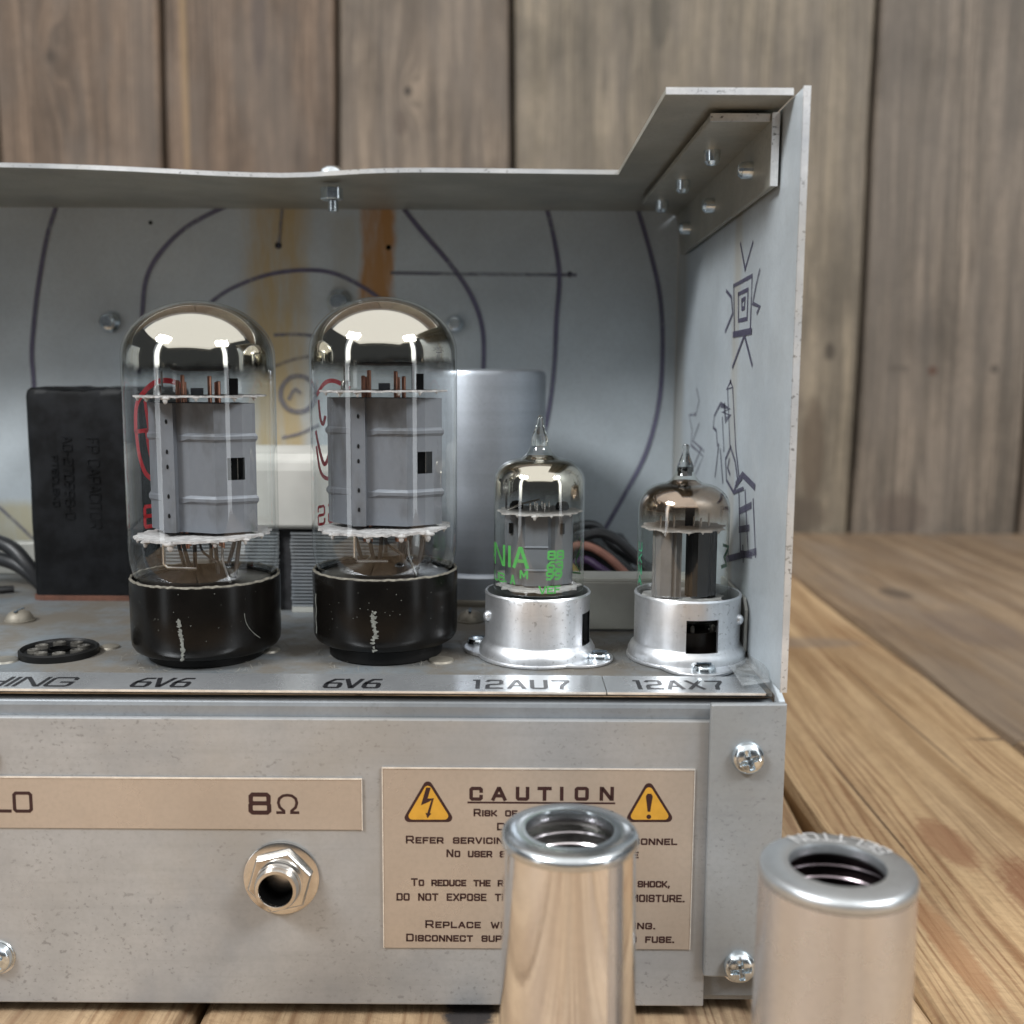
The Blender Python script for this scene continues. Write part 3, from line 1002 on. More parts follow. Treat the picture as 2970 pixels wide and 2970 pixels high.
def deck_text(par, s, u0, u1, v0, v1, t, sp=2.6):
    mb = MB()
    a, b = U(u0, v1, Z=ZT + 0.42), U(u1, v1, Z=ZT + 0.42)
    c = U((u0 + u1) / 2, v0, Z=ZT + 0.42)
    write(mb, s, a.x, b.x, a.y, c.y - a.y, t, fd, 0.02, space=sp)
    mb.build('lettering', M['black_print'], par)


deck_text(st1, 'PHING', -100, 128, 1278, 1293, 0.95)
deck_text(st1, '6V6', 247, 350, 1280, 1295, 1.05, 3.4)
deck_text(st1, '6V6', 612, 712, 1282, 1297, 1.05, 3.4)
deck_text(st1, '12AU7', 892, 1072, 1284, 1298, 0.95, 5.5)
deck_text(st2, '12AX7', 1200, 1366, 1285, 1299, 0.95, 5.0)

# output label
PF = 217.6
ff = lambda a, b, h: (a, PF - 0.36 - h, b)
ol = MB().box(XL, -32.2, PF - 0.35, PF + 0.05, 44.5, 56.1).build('output_label', M['bronze'], amp)
MB().box(XL, -32.1, PF - 0.5, PF - 0.36, 55.85, 56.25).box(-32.3, -32.1, PF - 0.5, PF - 0.36, 44.4, 55.8).build('label_border', M['labeledge'], ol)


def panel_text(par, s, u0, u1, v0, v1, t, **kw):
    mb = MB()
    a, b = U(u0, v1, Y=PF - 0.36), U(u1, v1, Y=PF - 0.36)
    c = U(u0, v0, Y=PF - 0.36)
    write(mb, s, a.x, b.x, a.z, c.z - a.z, t, ff, 0.02, **kw)
    mb.build('lettering', M['print'], par)


panel_text(ol, 'LO', -9, 60, 1496, 1530, 0.72)
panel_text(ol, '8', 473, 508, 1499, 1533, 0.95)
panel_text(ol, '\u03a9', 524, 562, 1500, 1533, 0.62)

# caution label
cl = MB().box(-27.8, 40.0, PF - 0.35, PF + 0.05, 17.2, 58.7).build('caution_label', M['bronze'], amp)
MB().box(-27.8, 40.0, PF - 0.5, PF - 0.36, 58.45, 58.8).box(-27.85, -27.65, PF - 0.5, PF - 0.36, 17.2, 58.4).box(39.85, 40.0, PF - 0.5, PF - 0.36, 17.2, 58.4).build('label_border', M['labeledge'], cl)
tx = MB()
zs = lambda x: (1000 + x / 2.415) / 1.5373
zv = lambda y: (2170 + y / 2.415) / 1.5373
for ch, x0, x1 in (('C', 885, 955), ('A', 1040, 1120), ('U', 1210, 1280), ('T', 1362, 1436), ('I', 1512, 1526), ('O', 1622, 1698), ('N', 1797, 1872)):
    panel_text(cl, ch, zs(x0), zs(x1), zv(282), zv(356), 0.78)
a, b2 = U(zs(866), zv(380), Y=PF - 0.36), U(zs(1888), zv(380), Y=PF - 0.36)
tx.stroke([(a.x, a.z), (b2.x, a.z)], 0.42, ff, 0.02)
panel_text(cl, 'Risk of electric shock', zs(908), zs(1870), zv(430), zv(472), 0.37, space=4.6, gap=12)
panel_text(cl, 'Do not open', zs(1072), zs(1660), zv(528), zv(570), 0.37, space=4.6, gap=12)
k2 = lambda x: (1600 + x / 2.415) / 1.5373
panel_text(cl, 'Refer servicing to qualified personnel', zs(434), k2(870), zv(618), zv(662), 0.37, space=4.6, gap=12)
panel_text(cl, 'No user serviceable parts inside', zs(718), k2(600), zv(714), zv(758), 0.37, space=4.6, gap=12)
panel_text(cl, 'To reduce the risk of fire or electric shock,', zs(470), k2(822), zv(916), zv(960), 0.37, space=4.6, gap=12)
panel_text(cl, 'do not expose this unit to rain or moisture.', zs(368), k2(925), zv(1010), zv(1062), 0.37, space=4.6, gap=12)
panel_text(cl, 'Replace with same fuse rating.', zs(570), k2(720), zv(1210), zv(1254), 0.37, space=4.6, gap=12)
panel_text(cl, 'Disconnect supply before replacing fuse.', zs(436), k2(853), zv(1304), zv(1348), 0.37, space=4.6, gap=12)
tx.build('underline', M['print'], cl)


def rounded(pts, r, k=5):
    out = []
    n = len(pts)
    for i in range(n):
        p, a, b = Vector(pts[i]), Vector(pts[i - 1]), Vector(pts[(i + 1) % n])
        d1, d2 = (a - p).normalized(), (b - p).normalized()
        ang = d1.angle(d2)
        t = r / tan(ang / 2)
        s0, s1 = p + d1 * t, p + d2 * t
        c = p + (d1 + d2).normalized() * (r / sin(ang / 2))
        a0 = atan2(s0.y - c.y, s0.x - c.x)
        a1 = atan2(s1.y - c.y, s1.x - c.x)
        da = (a1 - a0 + pi) % (2 * pi) - pi
        out += [(c.x + r * cos(a0 + da * j / k), c.y + r * sin(a0 + da * j / k)) for j in range(k + 1)]
    return out


for kind, (ut, vt), (ul, vl), (ur, vr) in (('bolt', (807, 1466), (757, 1551), (860, 1551)), ('mark', (1224, 1469), (1177, 1551), (1275, 1551))):
    t3 = [(U(u, v, Y=PF - 0.36).x, U(u, v, Y=PF - 0.36).z) for u, v in ((ut, vt), (ul, vl), (ur, vr))]
    outer = rounded(t3, 1.0)
    sign = MB().poly(outer, ff, 0.02).build('warning_triangle', M['print'], cl)
    cx, cy = sum(q[0] for q in t3) / 3, sum(q[1] for q in t3) / 3
    MB().poly([(cx + (x - cx) * 0.83, cy + (y - cy) * 0.83) for x, y in outer], ff, 0.05).build('yellow_field', M['yellow'], sign)
    s = MB()
    if kind == 'bolt':
        def bp(x, y):
            q = U((600 + x / 2.415) / 1.5373, (2170 + y / 2.415) / 1.5373, Y=PF - 0.36)
            return (q.x, q.z)
        for q in ([(1536, 274), (1568, 276), (1546, 352), (1500, 398)], [(1500, 398), (1546, 352), (1590, 350), (1554, 376)],
                  [(1590, 350), (1562, 455), (1545, 452), (1572, 366)], [(1532, 452), (1572, 456), (1545, 490)]):
            s.poly([bp(*k) for k in q], ff, 0.08 + 0.006 * len(s.f))
    else:
        q = [(cx - 0.75, cy + 2.6), (cx - 0.4, cy + 3.2), (cx + 0.4, cy + 3.2), (cx + 0.75, cy + 2.6), (cx + 0.28, cy - 0.9), (cx - 0.28, cy - 0.9)]
        s.poly([(a - 0.1, b) for a, b in q], ff, 0.08)
        s.poly([(cx - 0.1 + 0.52 * cos(t), cy - 2.05 + 0.52 * sin(t)) for t in [2 * pi * k / 14 for k in range(14)]], ff, 0.08)
    s.build('symbol', M['print'], sign)

# jack socket
jc = U(532, 1655, Y=PF)
jx, jz = jc.x, jc.z
jk = MB().lathe([(0.01, 0.1), (8.3, 0.1), (8.3, 0.6), (8.0, 0.75), (5, 0.75)], (jx, PF, jz), 64, 'Y').build('jack_washer', M['nickel'], amp)
hexp = [(jx + 7.3 * cos(pi / 3 * k + radians(74)), jz + 7.3 * sin(pi / 3 * k + radians(74))) for k in range(6)]
nb = MB()
N6 = 6
ring = []
for (rr, yy) in ((1.0, PF - 0.8), (1.0, PF - 2.4), (0.93, PF - 2.9), (0.7, PF - 2.95)):
    ring.append([(jx + (a - jx) * rr, yy, jz + (b - jz) * rr) for a, b in hexp])
nb.add([p for r in ring for p in r], [(i * 6 + k, i * 6 + (k + 1) % 6, (i + 1) * 6 + (k + 1) % 6, (i + 1) * 6 + k) for i in range(3) for k in range(6)])
nb.build('hex_nut', M['nickel'], jk, bevel=0.15)
MB().lathe([(5.1, 2.5), (5.1, 3.4), (4.85, 3.5), (5.0, 3.9), (4.8, 4.3), (4.95, 4.7), (4.75, 5.6), (4.4, 6.3), (3.75, 6.4), (3.55, 6.1), (3.55, 5.6)], (jx, PF, jz), 56, 'Y').build('barrel', M['nickel'], jk)
MB().lathe([(3.6, 5.7), (3.5, 5.5), (3.4, -4), (0.01, -4)], (jx, PF, jz), 32, 'Y').build('bore', M['bore'], jk)


# Phillips pan-head screw facing the viewer
def pan_screw(x, y, z, r, rot, parent, name='panel_screw'):
    vs, fs = [], []
    seg, rings = 56, 18
    for i in range(rings + 1):
        t = i / rings
        rr = r * t
        for j in range(seg):
            a = 2 * pi * j / seg
            px, pz = rr * cos(a), rr * sin(a)
            h = 0.62 * r * sqrt(max(0, 1 - (t * 0.96) ** 2.6)) if t < 1 else 0
            ca, sa = cos(rot), sin(rot)
            qx, qz = px * ca + pz * sa, -px * sa + pz * ca
            arm, wid = 0.62 * r, 0.145 * r
            d = min(max(abs(qx) / wid if abs(qz) < arm else 9, 0), 9)
            e = min(max(abs(qz) / wid if abs(qx) < arm else 9, 0), 9)
            k = min(d, e)
            if k < 1.0:
                fall = 1 - max(abs(qx), abs(qz)) / arm
                h -= 0.5 * r * (0.45 + 0.55 * fall) * (1 if k < 0.8 else 0.5)
            vs.append((x + px, y - h, z + pz))
    for i in range(rings):
        for j in range(seg):
            j2 = (j + 1) % seg
            fs.append((i * seg + j, i * seg + j2, (i + 1) * seg + j2, (i + 1) * seg + j))
    o = MB().add(vs, fs, True).lathe([(r, 0), (r * 1.0, -1.2)], (x, y, z), seg, 'Y').build(name, M['zincbolt'], parent)
    cr = MB()
    for q in (0, pi / 2):
        c, s_ = cos(rot + q), sin(rot + q)
        cr.stroke([(x - 0.5 * r * c, z - 0.5 * r * s_), (x + 0.5 * r * c, z + 0.5 * r * s_)], 0.2 * r, lambda a, b, h: (a, y - 0.16 * r - h, b), 0.004 * q)
    cr.build('cross_recess', M['recess'], o)
    MB().lathe([(r * 1.02, -0.3), (r * 1.14, -0.2), (r * 1.14, -1.2)], (x, y, z), 40, 'Y').build('washer', M['nickel'], o)
    return o


pan_screw(50.9, 215.6, 62.0, 3.55, 0.35, amp)
pan_screw(50.7, 215.6, 14.3, 3.55, 0.15, amp)
pan_screw(-113.6, 217.3, 14.3, 3.55, 0.6, amp)
pan_screw(-114.6, 217.3, 61.0, 3.4, 0.2, amp)

# dome screws, rivets and an empty octal socket on the deck
for (u, v, r) in ((37, 1172, 3.7), (887, 1172, 3.6)):
    q = U(u, v, Z=ZT)
    o = MB().lathe([(r * 1.08, 0), (r * 1.08, 0.5), (r, 0.55), (r * 0.96, 1.2), (r * 0.75, 2.4), (r * 0.4, 3.1), (0.01, 3.3)], (q.x, q.y, ZT), 28).build('deck_screw', M['dullbolt'], amp)
    MB().box(q.x - 0.35, q.x + 0.35, q.y - r * 0.7, q.y + r * 0.7, ZT + 3.0, ZT + 3.32).build('slot', M['recess'], o)
for (u, v, r) in ((8, 1247, 3.4), (207, 1222, 2.6), (832, 1247, 3.2), (508, 1228, 2.9)):
    q = U(u, v, Z=ZT)
    MB().lathe([(r, 0), (r * 0.9, 0.45), (r * 0.5, 0.75), (0.01, 0.8)], (q.x, q.y, ZT), 22).build('rivet', M['dullbolt'], amp)
q = U(112, 1234, Z=ZT)
osk = MB().lathe([(9.2, 0.0), (9.2, 1.5), (8.7, 1.9), (8.3, 1.5), (8.2, 0.9), (0.01, 0.8)], (q.x, q.y, ZT), 48).build('octal_socket', M['bakdull'], amp)
for k in range(8):
    a = pi / 8 + k * pi / 4
    MB().lathe([(1.5, 0), (1.5, 0.9), (1.05, 1.0), (0.8, 0.5), (0.01, 0.4)], (q.x + 5.6 * cos(a), q.y + 5.6 * sin(a), ZT + 0.8), 12).build('pin_hole', M['pin'], osk)
MB().lathe([(2.6, 0.7), (2.6, 1.5), (2.1, 1.6), (2.0, 0.9), (0.01, 0.8)], (q.x, q.y, ZT), 20).build('key_hole', M['bore'], osk)

# tar-filled capacitor block
cx0, cx1, cy0, cy1 = -145.2, -107.5, 311, 352
pl = rounded([(cx0, cy0), (cx1, cy0), (cx1, cy1), (cx0, cy1)], 3.0, 5)
ring_ = []
for i in range(len(pl)):
    a, b = Vector(pl[i]), Vector(pl[(i + 1) % len(pl)])
    k = max(1, int((b - a).length / 1.5))
    ring_ += [a.lerp(b, j / k) for j in range(k)]
cr_ = random.Random(4)
ctr_ = Vector(((cx0 + cx1) / 2, (cy0 + cy1) / 2))
m_ = len(ring_)
vs, fs = [], []
hts = [ZT + 1.4, ZT + 12, ZT + 24, ZT + 36, ZT + 48, 136.6, 138.0, 138.6, 138.9, 138.9]
ins = [0, 0.1, -0.1, 0.12, 0, 0.0, 0.35, 1.2, 6.0, 12.0]
for h, q in zip(hts, ins):
    for i, p in enumerate(ring_):
        w = 0.35 * sin(i * 0.37 + h) + cr_.uniform(-0.25, 0.25)
        d = (ctr_ - p).normalized()
        x_, y_ = p.x + d.x * (q + (0.12 * w)), p.y + d.y * (q + 0.12 * w)
        vs.append((x_, y_, h + (0.8 * w if h > 136 else 0)))
for k in range(len(hts) - 1):
    for i in range(m_):
        fs.append((k * m_ + i, k * m_ + (i + 1) % m_, (k + 1) * m_ + (i + 1) % m_, (k + 1) * m_ + i))
fs.append(tuple((len(hts) - 1) * m_ + i for i in range(m_)))
cap = MB().add(vs, fs, True).build('block_capacitor', M['tar'], amp)
g2 = rounded([(cx0 - 0.3, cy0 - 1.2), (cx1 + 6, cy0 - 1.2), (cx1 + 6, cy1), (cx0 - 0.3, cy1)], 4.0, 5)
MB().prism(g2, ZT + 0.02, ZT + 1.38).build('fibre_gasket', M['gasket'], cap)
fc = lambda a, b, h: (a, cy0 - h, b)
tx = MB()


def cap_text(mb, s, u, v0, v1, hpx, t):
    # reads downwards: along -z, letter tops to the right
    A, B, C = U(u - hpx / 2, v0, Y=cy0), U(u - hpx / 2, v1, Y=cy0), U(u + hpx / 2, v0, Y=cy0)
    run, wd = glyph_run(s, 0.8, 2.6, 7)
    k = (A.z - B.z) / wd
    for i, (pts, closed) in enumerate(run):
        q = [(A.x + y * (C.x - A.x) / 10, cy0 - 0.12, A.z - x * k) for x, y in pts]
        mb.tube(q + ([q[0]] if closed else []), t * 0.55, 6)


kz = lambda x: (60 + x / 5.367) / 1.5373
kv = lambda y: (1200 + y / 5.367) / 1.5373
cap_text(tx, 'FP CAPACITOR', kz(1115), kv(380), kv(1775), 21, 0.38)
cap_text(tx, 'A0-270998-0', kz(715), kv(345), kv(1640), 17, 0.36)
cap_text(tx, 'PTIBOLBKD', kz(520), kv(655), kv(1440), 11, 0.3)
tx.build('embossed_lettering', M['tar'], cap)

# electrolytic can
can_c = (-9.4, 325.5, ZT)
ec = MB().lathe([(21.2, 0), (21.2, 5.5), (21.0, 8.5), (20.4, 9.2), (19.7, 9.6), (19.7, 68.2), (19.2, 69.6), (18.2, 70.2), (17.6, 69.9), (17.2, 69.2), (0.01, 69.0)], can_c, 72).build('can_capacitor', M['canalu'], amp)
MB().lathe([(21.3, 0.0), (21.45, 0.6), (21.45, 1.4), (21.2, 2.0)], can_c, 72).build('base_ring', M['dullbolt'], ec)

# output transformer: stack of laminations under a paper-covered coil
tr = MB().box(-101, -33, 299, 344, ZT + 0.02, 99.0).build('transformer', M['lamdark'], amp)
NL = 22
for k in range(NL):
    z0 = ZT + 1.6 + k * (22.0 / NL)
    jit = random.uniform(-0.25, 0.25)
    MB().box(-63.6 + random.uniform(-0.2, 0.2), -33, 296.6 + jit, 299, z0, z0 + 0.60).build('lamination', M['lam'], tr)
    MB().box(-100.8, -67.4 + random.uniform(-0.2, 0.2), 297.4 + jit, 299, z0, z0 + 0.60).build('lamination', M['lam'], tr)
cb = MB()
vs, fs = [], []
pr = [(296.0, 99.2), (295.4, 100.5), (295.6, 108), (295.9, 116), (296.6, 119.0), (299.5, 120.6), (340, 120.6), (344, 116), (344, 99.2)]
cb.prism(pr, -96, -37, lambda a, b, h: (h, a, b)).build('coil_wrap', M['cream'], tr, bevel=0.8)
MB().box(-63.4, -33.2, 295.9, 296.5, ZT + 0.05, ZT + 1.5).build('mounting_edge', M['pale'], tr)

# pale angle rail with its cut corner, and hookup wires behind it
rail = MB()
rail.prism([(19, ZT + 0.6), (54.4, ZT + 0.6), (55.6, ZT + 3), (55.6, ZT + 11.0), (53.6, ZT + 13.6), (-4, ZT + 13.6)], 274.6, 276.2, lambda a, b, h: (a, h, b))
rail.build('angle_rail', M['pale'], amp, bevel=0.3)
MB().prism([(246.5, 77), (276, 75.6), (276, 90.2), (268, 90.4), (249, 90.0), (246.2, 87.5)], 56.1, 57.0, lambda a, b, h: (h, a, b)).build('rail_end', M['pale'], amp, bevel=0.25)
MB().prism([(274.6, 88.5), (286, 88.3), (286, 89.5), (274.9, 89.7)], -4, 53.5, lambda a, b, h: (h, a, b)).build('rail_top', M['pale'], amp, bevel=0.3)
for pts, r, m in (([(10, 330, 92), (22, 322, 103), (30, 320, 104), (38, 318, 98), (44, 315, 91)], 1.6, 'cable'),
                  ([(12, 326, 93), (20, 318, 101), (28, 315, 99), (36, 312, 92)], 1.3, 'wirered'),
                  ([(16, 322, 92), (22, 316, 97), (27, 312, 95), (33, 310, 91)], 1.2, 'wireviolet'),
                  ([(8, 332, 98), (16, 326, 104), (26, 328, 106), (34, 328, 98), (50, 326, 90)], 1.5, 'cable'),
                  ([(8, 320, 91), (14, 316, 96), (18, 314, 95), (22, 312, 90)], 1.4, 'wireyellow'),
                  ([(12, 335, 90), (20, 330, 100), (30, 333, 96), (40, 333, 88)], 2.2, 'cable')):
    MB().tube(smooth_path([(q_[0], q_[1], max(q_[2] - 9.5, ZT + 1.8)) for q_ in pts]), r, 10).build('hookup_wire', M[m], amp)
MB().box(16, 40, 344, 369.9, ZT + 0.02, 88).build('dark_hole_box', M['cable'], amp, bevel=1.0)  # black box standing in for the dark wire hole behind
MB().box(XL + 1, -96, 352, 358, ZT + 0.02, 86.0).build('back_rail', M['pale'], amp, bevel=0.5)
q0, q1 = U(-40, 1010, Y=330), U(62, 1082, Y=318)
for d, r in ((0, 2.3), (1, 2.3)):
    pts = [U(-60, 1008 + 34 * d, Y=335), U(-10, 1020 + 32 * d, Y=333), U(25, 1036 + 26 * d, Y=330), U(52, 1066 + 12 * d, Y=328), U(80, 1100 + 4 * d, Y=328)]
    MB().tube(smooth_path(pts), r, 12).build('power_cable', M['cable'], amp)
q = U(2, 1114, Z=ZT + 1)
MB().tube([(q.x - 8, q.y - 2, ZT + 1.3), (q.x, q.y, ZT + 1.2), (q.x + 3, q.y + 2, ZT + 1.0)], 1.2, 8).build('wire_stub', M['cable'], amp)

# clear tape wrinkled into the deck corner
vs, fs = [], []
nx, ny = 12, 8
for i in range(nx + 1):
    s = i / nx
    for j in range(ny + 1):
        t = j / ny
        y = 221.5 + 22 * t + 3 * s
        x = 50.5 + 7.8 * min(1, s / 0.6) + 2.0 * t * (1 - s) * 0
        z = ZT + 0.7 + 6.0 * max(0, s - 0.45) ** 1.2 * (1 - 0.45 * t) + 0.45 * sin(5 * s + 4 * t) * sin(3.3 * t + 2 * s) + 0.4
        vs.append((min(x, 56.9 + 0.2 * sin(7 * t)), y, z))
for i in range(nx):
    for j in range(ny):
        a = i * (ny + 1) + j
        fs.append((a, a + 1, a + ny + 2, a + ny + 1))
MB().add(vs, fs, True).build('tape_patch', M['tape'], amp)

# dust lint on the deck round the bases
dl = MB()
for k in range(420):
    base = random.choice(((-74.2, 249), (-31.0, 253), (6.4, 251), (42.8, 250)))
    a, r = random.uniform(0, 2 * pi), random.uniform(14.5, 21)
    x, y = base[0] + r * cos(a), base[1] + r * sin(a)
    if y < 232 or x > 56:
        continue
    L, b = random.uniform(0.4, 1.5), random.uniform(0, 2 * pi)
    p0, p2 = Vector((x, y, ZT + 0.08)), Vector((x + L * cos(b), y + L * sin(b), ZT + 0.1))
    p1 = (p0 + p2) / 2 + Vector((random.uniform(-.4, .4), random.uniform(-.4, .4), random.uniform(0.1, 0.9)))
    dl.tube([p0, p1, p2], random.uniform(0.02, 0.045), 3)
dl.build('dust_lint', M['dustfibre'], amp, kind='stuff')


# shielded miniature sockets
def mini_socket(x, y, rot, win, nub, parent):
    seg = 72
    zz = [0.9, 3.6, 3.7, 4.2, 4.5, 11.4, 12.2, 15.4, 16.1, 16.3]
    prof = [(14.3, 0.9), (14.2, 2.2), (13.6, 3.4), (12.95, 4.0), (12.8, 4.6), (12.8, 11.8), (12.8, 15.2), (12.95, 15.9), (12.7, 16.35), (12.3, 16.2), (12.2, 11.8), (12.2, 3.0)]
    w0, w1 = win

    def skip(i, j):
        a = (j + 0.5) / seg * 2 * pi
        d = (a - w0 + pi) % (2 * pi) - pi
        return abs(d) < w1 and i in (3, 4, 10)
    sh = MB().lathe(prof, (x, y, ZT), seg, skip=skip)
    o = sh.build('socket_shell', M['aluminium'], parent)
    # flange: oval plate with two ears
    pts = []
    for k in range(96):
        a = 2 * pi * k / 96
        d = abs(cos(a - rot))
        r = 14.6 + 4.6 * max(0, (d - 0.80) / 0.20) ** 0.9
        pts.append((x + r * cos(a), y + r * sin(a)))
    MB().prism(pts, ZT + 0.1, ZT + 0.95).build('flange', M['aluminium'], o, bevel=0.25)
    MB().lathe([(12.0, 0.98), (12.0, 3.0), (9.5, 3.2), (9.5, 8.0), (0.01, 8.2)], (x, y, ZT), 40).build('socket_wafer', M['stem'], o)
    for k in range(9):
        a = 2 * pi * k / 10 + 0.3
        MB().lathe([(0.55, 8.05), (0.55, 8.9), (0.4, 9.5), (0.2, 9.7), (0.01, 9.75)], (x + 8.6 * cos(a), y + 8.6 * sin(a), ZT), 8).build('contact', M['pin'], o)
    for s in (0, pi):
        sx, sy = x + 16.3 * cos(rot + s), y + 16.3 * sin(rot + s)
        sw = MB().lathe([(2.75, 0.96), (2.75, 1.7), (2.4, 2.3), (1.2, 2.75), (0.01, 2.8)], (sx, sy, ZT), 26).build('flange_screw', M['zincbolt'], o)
        MB().box(sx - 1.7, sx + 1.7, sy - 0.28, sy + 0.28, ZT + 2.6, ZT + 2.86).build('slot', M['recess'], sw)
    nx_, ny_ = x + 12.8 * cos(nub), y + 12.8 * sin(nub)
    MB().ball((nx_, ny_, ZT + 10.6), 1.15, 1.15, 1.35).build('bayonet_nub', M['aluminium'], o)
    return o


mini_socket(6.4, 251.0, radians(-25), (radians(-22), 0.20), radians(200), amp)
mini_socket(42.9, 250.0, radians(-85), (radians(-81), 0.305), radians(-27), amp)


# ------------------------------------------------------------------ power tubes
def irregular_disc(mb, c, r, z, th, seed, spikes=22, tilt=(0, 0), drips=()):
    rr = random.Random(seed)
    n = spikes * 4
    vs = []
    for k in range(n):
        a = 2 * pi * k / n
        q = r + (0.7 if k % 4 == 0 else -0.15) + rr.uniform(-0.25, 0.3)
        dz = tilt[0] * cos(a) * q + tilt[1] * sin(a) * q + rr.uniform(-0.12, 0.12)
        vs.append((c[0] + q * cos(a), c[1] + q * sin(a), z + dz))
    top = [(x, y, h + th) for x, y, h in vs]
    ctr = [(c[0], c[1], z), (c[0], c[1], z + th)]
    fs = [(k, (k + 1) % n, n + (k + 1) % n, n + k) for k in range(n)]
    fs += [(2 * n, (k + 1) % n, k) for k in range(n)] + [(2 * n + 1, n + k, n + (k + 1) % n) for k in range(n)]
    mb.add(vs + top + ctr, fs)
    for (a, s) in drips:
        a = radians(a + rr.uniform(-6, 6))
        s *= rr.uniform(0.4, 0.85)
        p = (c[0] + (r - 0.2) * cos(a), c[1] + (r - 0.2) * sin(a), z + tilt[0] * cos(a) * r + tilt[1] * sin(a) * r - 0.5 * s)
        mb.ball(p, 0.62 * s, 0.5 * s, 1.1 * s, 8, 6)
        mb.ball((p[0], p[1], p[2] + 0.35 * s), 1.3 * s, 0.6 * s, 0.5 * s, 8, 6)
    return mb


def cyl_fn(c, r, z0):
    # a = azimuth arc in mm measured to the right of the side that faces the viewer, b = height
    return lambda a, b, h: (c[0] + (r + h) * sin(a / r), c[1] - (r + h) * cos(a / r), z0 + b)


def power_tube(x, y, dz, rot, label, which):
    t = thing('power_tube', label, 'vacuum tube', (x, y, ZT), 'glass power tubes on the deck')
    c = (x, y)
    Z = lambda h: ZT + h + dz
    R0 = lambda a, b: (x + a * cos(rot) - b * sin(rot), y + a * sin(rot) + b * cos(rot))
    # base
    base = MB().lathe([(0.01, Z(2.2)), (14.6, Z(2.2)), (15.9, Z(2.35)), (16.9, Z(3.0)), (17.45, Z(4.0)), (17.6, Z(5.4)), (17.7, Z(19.2)), (17.5, Z(19.7)), (16.9, Z(19.5)), (16.6, Z(18.2)), (0.01, Z(18.0))], (x, y, 0), 80).build('base', M['bakelite'], t)
    MB().lathe([(0.01, ZT + 0.04), (13.2, ZT + 0.04), (13.8, ZT + 0.4), (13.9, Z(1.9)), (13.7, Z(2.15)), (0.01, Z(2.18))], (x, y, 0), 64).build('base_foot', M['bakdull'], base)
    fc_ = cyl_fn(c, 17.78, ZT + dz)
    sc_ = MB()
    rr = random.Random(3 + which)
    a0 = -0.8 if which == 0 else -0.4
    n_ = 46 if which == 0 else 60
    for k in range(n_):
        u_ = k / n_
        h_ = 3.2 + 9.6 * u_
        w_ = rr.uniform(0.22, 0.62) * (1.0 if which == 0 else rr.choice((0.6, 0.9, 1.35)))
        cxs = a0 + 0.3 * sin(u_ * 5) + rr.uniform(-0.18, 0.18) + (0 if which == 0 else 0.7 * (u_ - 0.5) + rr.choice((0, 0, -0.5)))
        q_ = [(cxs + w_ * cos(t_) * rr.uniform(0.6, 1.2), h_ + 0.24 * sin(t_) * rr.uniform(0.5, 1.7)) for t_ in [2 * pi * j / 7 for j in range(7)]]
        if rr.random() < (0.93 if which == 0 else 0.72):
            sc_.poly(q_, fc_, 0.03 + 0.002 * (k % 9))
    if which == 1:
        sc_.stroke([(-19.0 + 0.2 * sin(k), 5.5 + k * 0.7) for k in range(14)], 0.6, fc_, 0.03)
    else:
        sc_.stroke([(13.8 + 4.2 * (k / 9) ** 2.2, 13.0 - k * 0.72) for k in range(10)], 0.14, fc_, 0.03)
    for k in range(26):
        a, b, w = rr.uniform(-17, 17), rr.uniform(7, 18.6), rr.uniform(0.08, 0.2)
        sc_.poly([(a, b), (a + w, b), (a + w, b + w), (a, b + w)], fc_, 0.03)
    sc_.build('scuff_mark', M['scrape'], base)
    # rim of old cement
    vs, fs, m = [], [], 120
    for k in range(m):
        a = 2 * pi * k / m
        j = rr.uniform(-0.25, 0.2)
        for q in range(5):
            b = 2 * pi * q / 5
            vs.append((x + (17.25 + 0.35 * cos(b)) * cos(a), y + (17.25 + 0.35 * cos(b)) * sin(a), Z(19.75 + j * 0.6) + (0.28 + abs(j)) * sin(b)))
    for k in range(m):
        for q in range(5):
            fs.append((k * 5 + q, k * 5 + (q + 1) % 5, ((k + 1) % m) * 5 + (q + 1) % 5, ((k + 1) % m) * 5 + q))
    MB().add(vs, fs, True).build('cement_rim', M['cement'], base)
    # glass
    prof = [(16.0, 19.2), (16.5, 20.3), (17.0, 21.8), (17.4, 23.8), (17.6, 26.5)]
    prof += [(17.6, 26.5 + 45.5 * k / 12) for k in range(1, 13)]
    dome = []
    for k in range(1, 25):
        q = (pi / 2) * k / 24
        e = 1.98
        dome.append((max(0.01, 17.6 * cos(q) ** (2 / e)), 72.0 + 13.1 * sin(q) ** (2 / e)))
    MB().lathe([(r, Z(h)) for r, h in prof + dome], (x, y, 0), 96).build('glass_envelope', M['glass'], t)
    gp = [(17.15, 66.0), (17.15, 68.4), (17.15, 71.6)] + [(max(0.01, r - 0.45 * (r / 17.6)), h - 0.45) for r, h in dome]
    MB().lathe([(r, Z(h)) for r, h in gp], (x, y, 0), 96).build('getter_film', M['getter%d' % which], t)
    # mica spacers
    drips_t = [(-128, 0.9), (-103, 1.1), (-72, 0.9), (-45, 0.8), (-150, 0.7), (-20, 0.7)]
    irregular_disc(MB(), c, 14.6, Z(62.6), 0.4, 11 + which, 20, (0.008, 0), drips_t).build('mica_spacer', M['mica'], t)
    drips_b = [(-132, 1.2), (-101, 1.5), (-66, 1.3), (-40, 1.6), (-160, 0.9), (-15, 0.9)]
    irregular_disc(MB(), c, 15.4, Z(29.6), 0.55, 31 + which, 22, (0.02, 0), drips_b).build('mica_spacer', M['mica'], t)
